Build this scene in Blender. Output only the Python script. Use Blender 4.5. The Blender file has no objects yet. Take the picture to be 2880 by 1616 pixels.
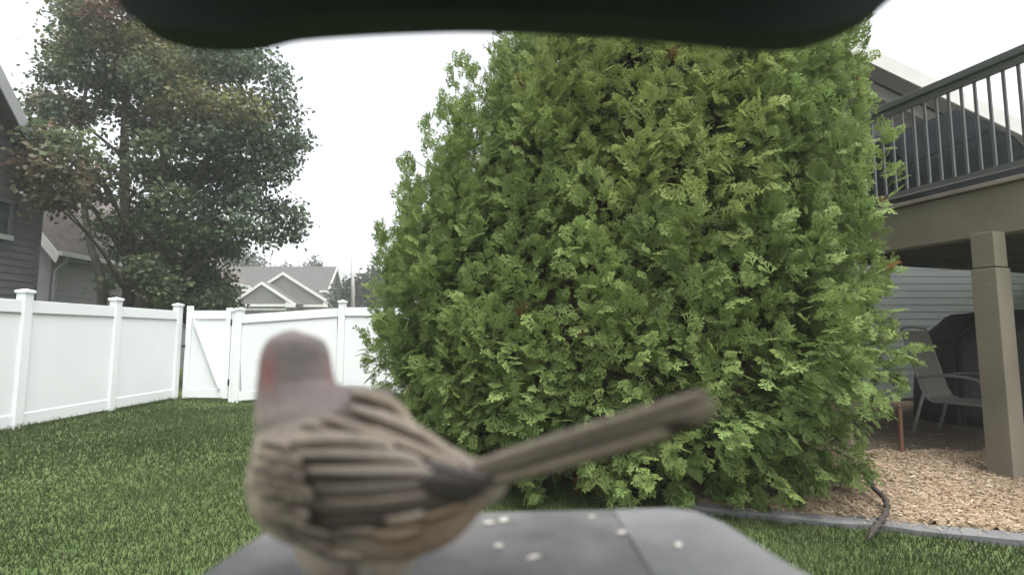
import bpy, bmesh, math, random
import numpy as np
from mathutils import Vector, Matrix
from mathutils.bvhtree import BVHTree

random.seed(7)
rng = np.random.default_rng(11)
scene = bpy.context.scene
COL = scene.collection

# ------------------------------------------------------------------ camera
H = 1.26                      # lens height above the lawn
PITCH = math.radians(5.2)
F = 1440.0                    # focal length in photo pixels (90 degree lens)
cam_data = bpy.data.cameras.new('camera')
cam_data.sensor_width = 36.0
cam_data.lens = 18.0
cam_data.clip_start = 0.005
cam_data.clip_end = 2000.0
cam_data.dof.use_dof = True
cam_data.dof.focus_distance = 5.0
cam_data.dof.aperture_fstop = 6.3
cam = bpy.data.objects.new('camera', cam_data)
cam.location = (0, 0, H)
cam.rotation_euler = (math.radians(90) + PITCH, 0, 0)
COL.objects.link(cam)
scene.camera = cam

# ------------------------------------------------------------------ sky, sun, exposure
SUN_EL, SUN_AZ = math.radians(74), math.radians(150)     # azimuth from +Y, clockwise: behind the camera, to the right
world = bpy.data.worlds.new('World')
scene.world = world
world.use_nodes = True
nt = world.node_tree
nt.nodes.clear()
sky = nt.nodes.new('ShaderNodeTexSky')
sky.sky_type = 'NISHITA'
sky.sun_disc = False
sky.sun_elevation = SUN_EL
sky.sun_rotation = SUN_AZ
sky.dust_density = 6.0
sky.air_density = 1.0
hsv = nt.nodes.new('ShaderNodeHueSaturation')            # an overcast sky: the blue goes, the brightness stays
hsv.inputs['Saturation'].default_value = 0.16
bg = nt.nodes.new('ShaderNodeBackground')
bg.inputs['Strength'].default_value = 0.15
wo = nt.nodes.new('ShaderNodeOutputWorld')
nt.links.new(sky.outputs[0], hsv.inputs['Color'])
nt.links.new(hsv.outputs[0], bg.inputs['Color'])
nt.links.new(bg.outputs[0], wo.inputs[0])

sun_data = bpy.data.lights.new('sun', 'SUN')
sun_data.energy = 1.5
sun_data.angle = math.radians(28)
sun_data.color = (1.0, 0.97, 0.92)
sun = bpy.data.objects.new('sun', sun_data)
COL.objects.link(sun)
sd = Vector((math.sin(SUN_AZ) * math.cos(SUN_EL), math.cos(SUN_AZ) * math.cos(SUN_EL), math.sin(SUN_EL)))
sun.rotation_euler = (-sd).to_track_quat('-Z', 'Y').to_euler()

vs = scene.view_settings
vs.view_transform = 'Standard'
vs.look = 'None'
vs.gamma = 1.0
vs.use_curve_mapping = False
vs.exposure = 1.45
scene.render.engine = 'CYCLES'
scene.cycles.use_denoising = True
scene.cycles.max_bounces = 8
scene.cycles.transparent_max_bounces = 8
scene.cycles.volume_bounces = 1

# ------------------------------------------------------------------ helpers
def ray(u, v):
    dx, dy = (u - 1440) / F, (808 - v) / F
    c, s = math.cos(PITCH), math.sin(PITCH)
    return Vector((dx, c - dy * s, s + dy * c))

def P(u, v, Y):
    """the point at world depth Y that stands at photo pixel (u, v)"""
    d = ray(u, v)
    return Vector((0, 0, H)) + d * (Y / d.y)

def G(u, v, z=0.0):
    d = ray(u, v)
    return Vector((0, 0, H)) + d * ((z - H) / d.z)

def ground_z(x, y):
    z = -0.12 * math.exp(-((x + 5.3) / 1.3) ** 2 - ((y - 10.2) / 1.6) ** 2)
    z += 0.05 * math.exp(-((x + 2.6) / 1.6) ** 2 - ((y - 10.2) / 2.0) ** 2)
    z += 0.02 * math.sin(x * 0.9 + 1.0) * math.sin(y * 0.7)
    return z

def new_mesh(name, verts, faces, cols=None, smooth=False):
    me = bpy.data.meshes.new(name)
    me.from_pydata([tuple(v) for v in verts], [], [tuple(f) for f in faces])
    if cols is not None:
        a = me.color_attributes.new('Col', 'FLOAT_COLOR', 'POINT')
        c = np.ones((len(verts), 4), np.float32)
        c[:, :3] = np.asarray(cols, np.float32)[:, :3]
        a.data.foreach_set('color', c.ravel())
    if smooth:
        me.polygons.foreach_set('use_smooth', [True] * len(me.polygons))
    me.update()
    return me

def big_mesh(name, V, Fc, cols=None, smooth=False):
    """V (n,3), Fc (m,k) numpy arrays"""
    me = bpy.data.meshes.new(name)
    n, (m, k) = len(V), Fc.shape
    me.vertices.add(n)
    me.vertices.foreach_set('co', np.ascontiguousarray(V, np.float32).ravel())
    me.loops.add(m * k)
    me.loops.foreach_set('vertex_index', np.ascontiguousarray(Fc, np.int32).ravel())
    me.polygons.add(m)
    me.polygons.foreach_set('loop_start', np.arange(0, m * k, k, dtype=np.int32))
    me.polygons.foreach_set('loop_total', np.full(m, k, np.int32))
    if smooth:
        me.polygons.foreach_set('use_smooth', np.ones(m, bool))
    if cols is not None:
        a = me.color_attributes.new('Col', 'FLOAT_COLOR', 'POINT')
        c = np.ones((n, 4), np.float32)
        c[:, :3] = cols
        a.data.foreach_set('color', c.ravel())
    me.update(calc_edges=True)
    me.validate()
    return me

def link(name, me, mat=None, parent=None, loc=None):
    o = bpy.data.objects.new(name, me)
    COL.objects.link(o)
    if mat is not None and not me.materials:
        me.materials.append(mat)
    if loc is not None:
        o.location = loc
    if parent is not None:
        o.parent = parent
        w = Matrix.Identity(4)
        q = parent
        while q is not None:
            w = (Matrix.Translation(q.location) @ q.rotation_euler.to_matrix().to_4x4()) @ w if q.parent is None else w
            q = q.parent
        o.matrix_parent_inverse = w.inverted() if parent.parent is None else Matrix.Translation(-parent.location)
    return o

def tag(o, label, cat, group=None, kind=None):
    if label: o['label'] = label
    if cat: o['category'] = cat
    if group: o['group'] = group
    if kind: o['kind'] = kind
    return o

def thing(name, label, cat, loc=(0, 0, 0), group=None):
    o = bpy.data.objects.new(name, None)
    o.empty_display_size = 0.1
    COL.objects.link(o)
    o.location = loc
    return tag(o, label, cat, group)

def box_geo(c, size, R=None):
    """8 verts / 6 quads of a box centred at c"""
    sx, sy, sz = (s / 2 for s in size)
    vs_ = [Vector((x * sx, y * sy, z * sz)) for x in (-1, 1) for y in (-1, 1) for z in (-1, 1)]
    if R is not None:
        vs_ = [R @ v for v in vs_]
    vs_ = [v + Vector(c) for v in vs_]
    fs = [(0, 1, 3, 2), (4, 6, 7, 5), (0, 4, 5, 1), (2, 3, 7, 6), (0, 2, 6, 4), (1, 5, 7, 3)]
    return vs_, fs

def box(name, c, size, mat, parent=None, R=None, bevel=0.0, seg=2):
    v, f = box_geo((0, 0, 0), size, R)
    me = new_mesh(name, v, f)
    if bevel > 0:
        bm = bmesh.new(); bm.from_mesh(me)
        bmesh.ops.bevel(bm, geom=bm.edges[:], offset=bevel, segments=seg, affect='EDGES', profile=0.6)
        bm.to_mesh(me); bm.free()
    return link(name, me, mat, parent, c)

def bar(name, a, b, w, h, mat, parent=None, up=(0, 0, 1), bevel=0.0):
    """a box from a to b, w across and h along up"""
    a, b = Vector(a), Vector(b)
    d = b - a
    x = d.normalized()
    y = Vector(up).cross(x)
    if y.length < 1e-4: y = Vector((1, 0, 0)).cross(x)
    y.normalize()
    z = x.cross(y)
    R = Matrix((x, y, z)).transposed()
    return box(name, (a + b) / 2, (d.length, w, h), mat, parent, R, bevel)

def prism(name, poly, ext, mat, parent=None, bevel=0.0):
    """poly: 3D points of a planar outline; ext: extrusion vector"""
    poly = [Vector(p) for p in poly]
    ext = Vector(ext)
    n = len(poly)
    vs_ = poly + [p + ext for p in poly]
    fs = [tuple(range(n))[::-1], tuple(range(n, 2 * n))] + [(i, (i + 1) % n, n + (i + 1) % n, n + i) for i in range(n)]
    c = sum(poly, Vector()) / n
    me = new_mesh(name, [v - c for v in vs_], fs)
    bm = bmesh.new(); bm.from_mesh(me)
    bmesh.ops.recalc_face_normals(bm, faces=bm.faces[:])
    if bevel > 0:
        bmesh.ops.bevel(bm, geom=bm.edges[:], offset=bevel, segments=2, affect='EDGES')
    bm.to_mesh(me); bm.free()
    return link(name, me, mat, parent, c)

def tube_geo(pts, rad, seg=8, cap=True):
    pts = [Vector(p) for p in pts]
    n = len(pts)
    V, Fc = [], []
    prev = None
    for i, p in enumerate(pts):
        t = (pts[min(i + 1, n - 1)] - pts[max(i - 1, 0)]).normalized()
        if prev is None:
            a = t.orthogonal().normalized()
        else:
            a = (prev - t * prev.dot(t)).normalized()
        prev = a
        b = t.cross(a)
        r = rad[i] if hasattr(rad, '__len__') else rad
        for k in range(seg):
            an = 2 * math.pi * k / seg
            V.append(p + (a * math.cos(an) + b * math.sin(an)) * r)
    for i in range(n - 1):
        for k in range(seg):
            Fc.append((i * seg + k, i * seg + (k + 1) % seg, (i + 1) * seg + (k + 1) % seg, (i + 1) * seg + k))
    if cap:
        Fc.append(tuple(range(seg))[::-1])
        Fc.append(tuple(range((n - 1) * seg, n * seg)))
    return V, Fc

def tube(name, pts, rad, mat, parent=None, seg=8, loc=None):
    V, Fc = tube_geo(pts, rad, seg)
    c = Vector(pts[0])
    return link(name, new_mesh(name, [v - c for v in V], Fc, smooth=True), mat, parent, c)

def smooth_path(pts, k=6):
    pts = [np.array(p, float) for p in pts]
    out = []
    for i in range(len(pts) - 1):
        p0, p1, p2, p3 = pts[max(i - 1, 0)], pts[i], pts[i + 1], pts[min(i + 2, len(pts) - 1)]
        for j in range(k):
            t = j / k
            out.append(0.5 * (2 * p1 + (p2 - p0) * t + (2 * p0 - 5 * p1 + 4 * p2 - p3) * t * t + (3 * p1 - p0 - 3 * p2 + p3) * t ** 3))
    out.append(pts[-1])
    return out

# ------------------------------------------------------------------ materials
def mat_base(name):
    m = bpy.data.materials.new(name)
    m.use_nodes = True
    b = m.node_tree.nodes['Principled BSDF']
    return m, m.node_tree, b

def mat_noise(name, c1, c2, scale=5.0, rough=0.6, detail=4.0, bump=0.0, bscale=None, spec=0.4, stretch=(1, 1, 1), contrast=(0.3, 0.7)):
    m, t, b = mat_base(name)
    tc = t.nodes.new('ShaderNodeTexCoord')
    mp = t.nodes.new('ShaderNodeMapping')
    mp.inputs['Scale'].default_value = stretch
    nz = t.nodes.new('ShaderNodeTexNoise')
    nz.inputs['Scale'].default_value = scale
    nz.inputs['Detail'].default_value = detail
    cr = t.nodes.new('ShaderNodeValToRGB')
    cr.color_ramp.elements[0].position, cr.color_ramp.elements[1].position = contrast
    cr.color_ramp.elements[0].color = (*c1, 1)
    cr.color_ramp.elements[1].color = (*c2, 1)
    geo = t.nodes.new('ShaderNodeNewGeometry')
    t.links.new(geo.outputs['Position'], mp.inputs['Vector'])
    t.links.new(mp.outputs[0], nz.inputs['Vector'])
    t.links.new(nz.outputs[0], cr.inputs[0])
    t.links.new(cr.outputs[0], b.inputs['Base Color'])
    b.inputs['Roughness'].default_value = rough
    b.inputs['Specular IOR Level'].default_value = spec
    if bump > 0:
        n2 = t.nodes.new('ShaderNodeTexNoise')
        n2.inputs['Scale'].default_value = bscale or scale * 4
        n2.inputs['Detail'].default_value = 6
        t.links.new(mp.outputs[0], n2.inputs['Vector'])
        bp = t.nodes.new('ShaderNodeBump')
        bp.inputs['Strength'].default_value = bump
        bp.inputs['Distance'].default_value = 0.01
        t.links.new(n2.outputs[0], bp.inputs['Height'])
        t.links.new(bp.outputs[0], b.inputs['Normal'])
    return m

def mat_attr(name, rough=0.6, trans=0.0, spec=0.3, noise=0.0, nscale=30.0):
    """colour from the mesh's own pigment attribute, optional translucency for thin leaves"""
    m, t, b = mat_base(name)
    at = t.nodes.new('ShaderNodeAttribute')
    at.attribute_name = 'Col'
    src = at.outputs['Color']
    if noise > 0:
        geo = t.nodes.new('ShaderNodeNewGeometry')
        nz = t.nodes.new('ShaderNodeTexNoise')
        nz.inputs['Scale'].default_value = nscale
        nz.inputs['Detail'].default_value = 5
        t.links.new(geo.outputs['Position'], nz.inputs['Vector'])
        mr = t.nodes.new('ShaderNodeMapRange')
        mr.inputs['From Min'].default_value, mr.inputs['From Max'].default_value = 0.25, 0.75
        mr.inputs['To Min'].default_value, mr.inputs['To Max'].default_value = 1 - noise, 1 + noise
        t.links.new(nz.outputs[0], mr.inputs['Value'])
        mx = t.nodes.new('ShaderNodeVectorMath'); mx.operation = 'SCALE'
        t.links.new(src, mx.inputs[0]); t.links.new(mr.outputs[0], mx.inputs['Scale'])
        src = mx.outputs[0]
    t.links.new(src, b.inputs['Base Color'])
    b.inputs['Roughness'].default_value = rough
    b.inputs['Specular IOR Level'].default_value = spec
    if trans > 0:
        tr = t.nodes.new('ShaderNodeBsdfTranslucent')
        t.links.new(src, tr.inputs['Color'])
        mix = t.nodes.new('ShaderNodeMixShader')
        mix.inputs[0].default_value = trans
        out = t.nodes['Material Output']
        t.links.new(b.outputs[0], mix.inputs[1])
        t.links.new(tr.outputs[0], mix.inputs[2])
        t.links.new(mix.outputs[0], out.inputs['Surface'])
    return m

M = {}
M['lawn'] = mat_noise('lawn_soil', (0.045, 0.070, 0.023), (0.080, 0.108, 0.040), 1.3, 0.9, 6, 0.6, 60, 0.1)
M['blade'] = mat_attr('grass_blade', 0.7, 0.35, 0.15)
M['vinyl'] = mat_noise('white_vinyl', (0.63, 0.66, 0.67), (0.69, 0.71, 0.72), 0.9, 0.42, 5, 0.03, 25, 0.4)
M['vinyl_shadow'] = mat_noise('vinyl_shadow', (0.17, 0.175, 0.18), (0.22, 0.225, 0.23), 3, 0.6)  # dark tone that paints the shadow gap below the top rail
M['black_metal'] = mat_noise('black_metal', (0.015, 0.015, 0.016), (0.03, 0.03, 0.032), 20, 0.45)
M['siding_dark'] = mat_noise('dark_grey_siding', (0.075, 0.078, 0.081), (0.10, 0.103, 0.106), 2.0, 0.7, 4, 0.1, 40)
M['siding_grey'] = mat_noise('grey_siding', (0.17, 0.168, 0.172), (0.215, 0.212, 0.216), 2.0, 0.7, 4, 0.1, 40)
M['siding_far'] = mat_noise('taupe_siding', (0.092, 0.092, 0.088), (0.115, 0.115, 0.11), 0.8, 0.7)
M['siding_far_dark'] = mat_noise('brown_siding', (0.07, 0.065, 0.06), (0.095, 0.088, 0.08), 0.8, 0.7)
M['siding_brown'] = mat_noise('brown_grey_siding', (0.05, 0.05, 0.047), (0.07, 0.069, 0.065), 2.0, 0.7, 4, 0.1, 40)
M['siding_light'] = mat_noise('pale_siding', (0.105, 0.122, 0.12), (0.135, 0.152, 0.15), 1.5, 0.65, 4, 0.1, 40)
M['shingle'] = mat_noise('grey_shingle', (0.052, 0.051, 0.052), (0.080, 0.078, 0.078), 3.0, 0.9, 8, 0.5, 30, 0.2)
M['shingle_brown'] = mat_noise('brown_shingle', (0.095, 0.085, 0.08), (0.14, 0.125, 0.118), 4.0, 0.9, 8, 0.5, 30, 0.2)
M['trim'] = mat_noise('white_trim', (0.46, 0.46, 0.44), (0.54, 0.54, 0.52), 2, 0.5)
M['trim_grey'] = mat_noise('grey_trim', (0.25, 0.255, 0.26), (0.31, 0.315, 0.32), 2, 0.5)
M['glass'] = mat_noise('dark_glass', (0.012, 0.018, 0.018), (0.03, 0.04, 0.04), 1.0, 0.08, 2, 0, None, 0.6)
M['deck_paint'] = mat_noise('taupe_paint', (0.150, 0.134, 0.104), (0.20, 0.180, 0.142), 1.7, 0.7, 8, 0.25, 30, 0.3)
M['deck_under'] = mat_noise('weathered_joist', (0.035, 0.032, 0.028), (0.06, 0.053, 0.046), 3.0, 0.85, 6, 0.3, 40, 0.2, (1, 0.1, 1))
M['deck_board'] = mat_noise('deck_board', (0.16, 0.14, 0.12), (0.24, 0.21, 0.18), 5.0, 0.8, 6, 0.2, 40, 0.2)
M['rail_metal'] = mat_noise('dark_rail_metal', (0.075, 0.08, 0.083), (0.10, 0.105, 0.108), 8.0, 0.4)
M['cover'] = mat_noise('black_cover', (0.012, 0.013, 0.014), (0.022, 0.023, 0.025), 3.0, 0.65, 5, 0.5, 9, 0.3)
M['cover_blue'] = mat_noise('charcoal_cover', (0.007, 0.0085, 0.0095), (0.011, 0.013, 0.0145), 1.6, 1.0, 5, 0.6, 5, 0.0)
M['chair_metal'] = mat_noise('silver_frame', (0.15, 0.15, 0.15), (0.20, 0.20, 0.20), 9.0, 0.5)
M['sling'] = mat_noise('grey_sling', (0.12, 0.116, 0.104), (0.16, 0.155, 0.14), 60.0, 0.85, 3, 0.2, 300)
M['stake'] = mat_noise('orange_brown_wood', (0.11, 0.058, 0.034), (0.17, 0.085, 0.05), 8.0, 0.7, 4, 0.2, 60, 0.3, (1, 1, 0.2))
M['bark'] = mat_noise('maple_bark', (0.045, 0.04, 0.034), (0.11, 0.10, 0.085), 6.0, 0.9, 8, 0.9, 14, 0.1, (1, 1, 0.25))
M['bark_brown'] = mat_noise('cedar_bark', (0.05, 0.035, 0.025), (0.12, 0.085, 0.06), 10.0, 0.9, 8, 0.9, 20, 0.1, (1, 1, 0.15))
M['leaf'] = mat_attr('maple_leaf', 0.6, 0.45, 0.25)
M['needle'] = mat_attr('arborvitae_spray', 0.65, 0.38, 0.15)
M['far_leaf'] = mat_attr('far_leaf', 0.7, 0.3, 0.2)
M['mulch'] = mat_noise('mulch', (0.16, 0.12, 0.078), (0.28, 0.215, 0.15), 14.0, 0.95, 8, 1.0, 60, 0.1)
M['chip'] = mat_attr('straw_chip', 0.85, 0.1, 0.15)
M['edging'] = mat_noise('grey_concrete', (0.10, 0.103, 0.105), (0.145, 0.148, 0.15), 4.0, 0.85, 8, 0.4, 60, 0.2)
M['stick'] = mat_noise('dark_bark', (0.018, 0.015, 0.013), (0.05, 0.04, 0.033), 18.0, 0.85, 6, 0.8, 50)
M['plastic'] = mat_noise('grey_plastic', (0.070, 0.070, 0.074), (0.145, 0.144, 0.144), 42.0, 0.6, 10, 0.15, 500, 0.35)
M['plastic_rim'] = mat_noise('sky_lit_plastic', (0.106, 0.11, 0.113), (0.152, 0.155, 0.157), 50.0, 0.6, 9, 0.15, 500, 0.35)  # tray plastic made paler, sky light on the flange put into colour
M['hood'] = mat_noise('black_plastic', (0.048, 0.051, 0.056), (0.058, 0.061, 0.066), 30.0, 0.9, 4, 0.05, 500, 0.05)
M['pole_white'] = mat_noise('pale_pole', (0.27, 0.265, 0.25), (0.33, 0.325, 0.31), 3.0, 0.5)
M['seed'] = mat_noise('pale_seed', (0.55, 0.53, 0.46), (0.70, 0.68, 0.60), 200.0, 0.6)
M['feather'] = mat_attr('finch_plumage', 0.85, 0.0, 0.15, 0.18, 420.0)
M['horn'] = mat_noise('horn', (0.16, 0.13, 0.11), (0.22, 0.18, 0.15), 300, 0.45)
M['eye'] = mat_noise('eye', (0.006, 0.005, 0.005), (0.01, 0.009, 0.008), 100, 0.1)

# ------------------------------------------------------------------ ground
def axis(lo, hi, fine_lo, fine_hi, step, grow=1.35):
    a = list(np.arange(fine_lo, fine_hi + 1e-6, step))
    s, x = step, fine_hi
    while x < hi:
        s *= grow; x += s; a.append(x)
    s, x = step, fine_lo
    while x > lo:
        s *= grow; x -= s; a.insert(0, x)
    return np.array(a)
gx, gy = axis(-400, 400, -12, 8, 0.35), axis(-400, 600, -3, 16, 0.35)
V = np.array([(x, y, ground_z(x, y)) for y in gy for x in gx])
nx, ny = len(gx), len(gy)
Fq = np.array([(j * nx + i, j * nx + i + 1, (j + 1) * nx + i + 1, (j + 1) * nx + i) for j in range(ny - 1) for i in range(nx - 1)])
ground = link('lawn', big_mesh('lawn', V, Fq, smooth=True), M['lawn'])
tag(ground, 'mown green lawn spreading over the yard to the fence', 'lawn', kind='structure')

# the bed: bordered by an edging strip that runs to the right, mulch behind it
E0, E1 = Vector((1.1, 3.78, 0)), Vector((6.2, 2.25, 0))           # front line of the edging
ed = (E1 - E0).normalized()
en = Vector((-ed.y, ed.x, 0))                                     # points away from the camera
EW = 0.13
def bed_side(x, y):
    return (Vector((x, y, 0)) - E0).dot(en)

def in_mulch(x, y):
    s = (Vector((x, y, 0)) - E0).dot(ed)
    return bed_side(x, y) > EW * 0.8 and s > 0.3 and y < 5.35

# grass blades
def grass():
    n = 290000
    uu = rng.random(n)
    y = 0.9 + (10.5 - 0.9) * uu ** 1.25
    x = (rng.random(n) * 2 - 1) * (y * 1.06 + 0.3)
    side = (x - E0.x) * en.x + (y - E0.y) * en.y
    sal = (x - E0.x) * ed.x + (y - E0.y) * ed.y
    keep = (x > -6.685) & ~((side > -0.005) & (sal > 0.0)) & (y < 10.33)
    # under the big shrub it is too dark for grass
    cx, cy = 0.85, 5.05
    ax = ((x - cx) * 0.948 - (y - cy) * 0.316) / 2.2
    ay = ((x - cx) * 0.316 + (y - cy) * 0.948) / 1.0
    keep &= (ax ** 2 + ay ** 2) > 1
    x, y = x[keep], y[keep]
    n = len(x)
    z = np.array([ground_z(a, b) for a, b in zip(x, y)])
    dist = np.hypot(x, y)
    h = rng.uniform(0.020, 0.046, n) * (1 + 0.25 * np.sin(x * 2.1 + 0.4) * np.sin(y * 1.7))
    h = np.where((x < -6.5) | (y > 10.15), h * rng.uniform(1.0, 2.6, n), h)
    w = np.clip(0.0010 * dist, 0.0020, 0.009)
    an = rng.random(n) * 2 * math.pi
    lean = rng.uniform(0.1, 0.9, n) * h
    la = rng.random(n) * 2 * math.pi
    V = np.empty((n, 3, 3), np.float32)
    V[:, 0, 0], V[:, 0, 1], V[:, 0, 2] = x - np.cos(an) * w, y - np.sin(an) * w, z - 0.004
    V[:, 1, 0], V[:, 1, 1], V[:, 1, 2] = x + np.cos(an) * w, y + np.sin(an) * w, z - 0.004
    V[:, 2, 0], V[:, 2, 1], V[:, 2, 2] = x + np.cos(la) * lean, y + np.sin(la) * lean, z + h
    c1, c2, c3 = np.array((0.042, 0.064, 0.023)), np.array((0.068, 0.095, 0.037)), np.array((0.15, 0.145, 0.075))
    pt = 0.5 + 0.28 * np.sin(x * 1.3 + 2 * np.sin(y * 0.8)) + 0.22 * np.sin(y * 2.3 + x * 0.6) + rng.normal(0, 0.13, n)
    pt = np.clip(pt, 0, 1)[:, None]
    c = c1 * (1 - pt) + c2 * pt
    dry = rng.random(n) < 0.03
    c[dry] = c3
    cols = np.repeat(c[:, None, :], 3, 1).reshape(-1, 3)
    me = big_mesh('grass_blades', V.reshape(-1, 3), np.arange(n * 3).reshape(-1, 3), cols)
    tag(link('grass_blades', me, M['blade']), 'short green grass blades of the mown lawn', 'grass', kind='stuff')
grass()

# ------------------------------------------------------------------ mulch bed and edging
def mulch_h(x, y):
    s = bed_side(x, y)
    return 0.05 + 0.09 * min(1, max(0, s / 1.2)) + 0.015 * math.sin(x * 5.1) * math.sin(y * 4.3)
mx, my = np.arange(1.35, 9.0, 0.08), np.arange(2.2, 9.2, 0.08)
idx, V, Fq = {}, [], []
def mulch_vert(i, j):
    if (i, j) not in idx:
        x, y = mx[i], my[j]
        s = bed_side(x, y)
        if s < EW * 0.75:                                        # snap the front edge onto the edging's back
            q = Vector((x, y, 0)) + en * (EW * 0.75 - s)
            x, y = q.x, q.y
        idx[(i, j)] = len(V)
        V.append((x, y, mulch_h(x, y) if s >= EW * 0.75 else 0.03))
    return idx[(i, j)]
for i in range(len(mx) - 1):
    for j in range(len(my) - 1):
        if bed_side(mx[i], my[j]) > EW * 0.75 - 0.08:
            Fq.append([mulch_vert(i, j), mulch_vert(i + 1, j), mulch_vert(i + 1, j + 1), mulch_vert(i, j + 1)])
tag(link('mulch_bed', big_mesh('mulch_bed', np.array(V), np.array(Fq), smooth=True), M['mulch']),
    'tan wood mulch bed under and before the raised deck', 'mulch bed', kind='structure')

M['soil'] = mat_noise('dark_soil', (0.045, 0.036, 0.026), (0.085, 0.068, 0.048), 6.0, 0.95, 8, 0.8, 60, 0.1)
def soil_front(x): return 5.0 + 0.06 * math.sin(x * 4.0) + 0.03 * math.sin(x * 11) + 0.12 * (x - 4)
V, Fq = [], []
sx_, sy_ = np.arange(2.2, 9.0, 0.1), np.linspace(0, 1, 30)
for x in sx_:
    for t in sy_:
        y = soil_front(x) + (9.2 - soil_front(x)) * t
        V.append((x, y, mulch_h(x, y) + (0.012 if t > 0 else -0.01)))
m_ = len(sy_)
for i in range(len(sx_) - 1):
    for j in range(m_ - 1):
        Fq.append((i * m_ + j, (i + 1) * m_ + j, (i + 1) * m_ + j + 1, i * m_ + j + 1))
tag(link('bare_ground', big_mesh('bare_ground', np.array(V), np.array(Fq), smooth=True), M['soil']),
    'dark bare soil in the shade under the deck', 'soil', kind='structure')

def chips():
    n = 70000
    y = rng.uniform(2.3, 6.6, n)
    x = rng.uniform(1.4, 6.6, n)
    side = (x - E0.x) * en.x + (y - E0.y) * en.y
    k = side > EW * 0.72
    spill = (side > -0.02) & (side <= EW * 0.72) & (rng.random(n) < 0.10)
    fr = np.array([soil_front(a) for a in x])
    k = (k | spill) & (x > 0.45 * y - 0.6) & ((y < fr + 0.05) | (rng.random(n) < 0.06 * np.exp(-(y - fr))))
    x, y, side = x[k], y[k], side[k]
    n = len(x)
    z = np.array([mulch_h(a, b) if s > EW * 0.72 else 0.049 for a, b, s in zip(x, y, side)])
    L = rng.uniform(0.008, 0.032, n); W = rng.uniform(0.0018, 0.0052, n)
    an = rng.random(n) * math.pi; tl = rng.normal(0, 0.35, n)
    a = np.stack([np.cos(an) * np.cos(tl), np.sin(an) * np.cos(tl), np.sin(tl)], 1) * L[:, None]
    b = np.stack([-np.sin(an), np.cos(an), rng.normal(0, 0.35, n)], 1) * W[:, None]
    c = np.stack([x, y, z + rng.uniform(0.004, 0.018, n)], 1)
    th = np.stack([np.zeros(n), np.zeros(n), rng.uniform(0.003, 0.006, n)], 1)
    V = np.stack([c - a - b, c + a - b * 0.6, c + a + b * 0.6, c - a + b, c + th], 1).reshape(-1, 3)
    base = (np.arange(n) * 5)[:, None, None]
    Fc = (base + np.array([[0, 1, 4], [1, 2, 4], [2, 3, 4], [3, 0, 4]])).reshape(-1, 3)
    pal = np.array([(0.40, 0.315, 0.22), (0.33, 0.25, 0.165), (0.48, 0.39, 0.285), (0.24, 0.17, 0.11), (0.36, 0.22, 0.15), (0.56, 0.47, 0.36)])
    cc = 0.74 * pal[rng.choice(6, n, p=[.3, .25, .2, .12, .05, .08])] * rng.uniform(0.8, 1.1, (n, 1))
    me = big_mesh('wood_chips', V, Fc, np.repeat(cc, 5, 0))
    tag(link('wood_chips', me, M['chip']), 'loose pale straw coloured wood chips covering the mulch bed', 'wood chips', kind='stuff')
chips()

# edging: a long low concrete curb with an uneven, rounded top
ne = 60
V, Fc = [], []
for i in range(ne + 1):
    t = i / ne
    c = E0.lerp(E1, t)
    wob = 0.012 * math.sin(t * 31) + 0.006 * math.sin(t * 83)
    for s, z in ((0, -0.05), (0.0, 0.034), (0.02, 0.046), (EW - 0.02, 0.048), (EW, 0.034), (EW, -0.05)):
        p = c + en * (s + wob)
        V.append((p.x, p.y, z + 0.004 * math.sin(t * 57) + ground_z(p.x, p.y) * 0.3))
for i in range(ne):
    for k in range(5):
        Fc.append((i * 6 + k, (i + 1) * 6 + k, (i + 1) * 6 + k + 1, i * 6 + k + 1))
Fc += [(0, 1, 2, 3, 4, 5), tuple(ne * 6 + k for k in (5, 4, 3, 2, 1, 0))]
tag(link('garden_edging', new_mesh('garden_edging', V, Fc), M['edging']),
    'low grey concrete edging strip between the lawn and the mulch bed', 'edging')

# the dark crooked stick across the edging
sp = [G(2432, 1338, 0.20), G(2458, 1372, 0.17), G(2488, 1400, 0.15), G(2494, 1430, 0.13), G(2478, 1462, 0.12), G(2458, 1488, 0.11), G(2440, 1520, 0.06)]
pts = smooth_path(sp, 4)
tag(tube('crooked_stick', pts, [(0.011 + 0.010 * abs(math.sin(i * 1.3)) + 0.005 * math.sin(i * 2.9)) * (1 if i < len(pts) - 4 else 0.3 + 0.17 * (len(pts) - 1 - i)) for i in range(len(pts))], M['stick'], None, 8),
    'dark crooked stick lying across the grey edging and the mulch', 'stick')

# ------------------------------------------------------------------ white vinyl fence
PW = 0.127
def fence_post(x, y, z0, h, parent, w=PW, loc_mat='vinyl'):
    p = box('post', (x, y, z0 + h / 2 - 0.1), (w, w, h + 0.2), M['vinyl'], parent, None, 0.006)
    cw = w + 0.03
    vs_ = [Vector((sx * cw / 2, sy * cw / 2, z)) for z in (0, 0.035) for sx, sy in ((-1, -1), (1, -1), (1, 1), (-1, 1))] + [Vector((0, 0, 0.06))]
    fs = [(3, 2, 1, 0), (0, 1, 5, 4), (1, 2, 6, 5), (2, 3, 7, 6), (3, 0, 4, 7), (4, 5, 8), (5, 6, 8), (6, 7, 8), (7, 4, 8)]
    c = link('post_cap', new_mesh('post_cap', vs_, fs), M['vinyl'])
    c.parent = p
    c.location = (0, 0, h / 2 + 0.1)
    return p

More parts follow.
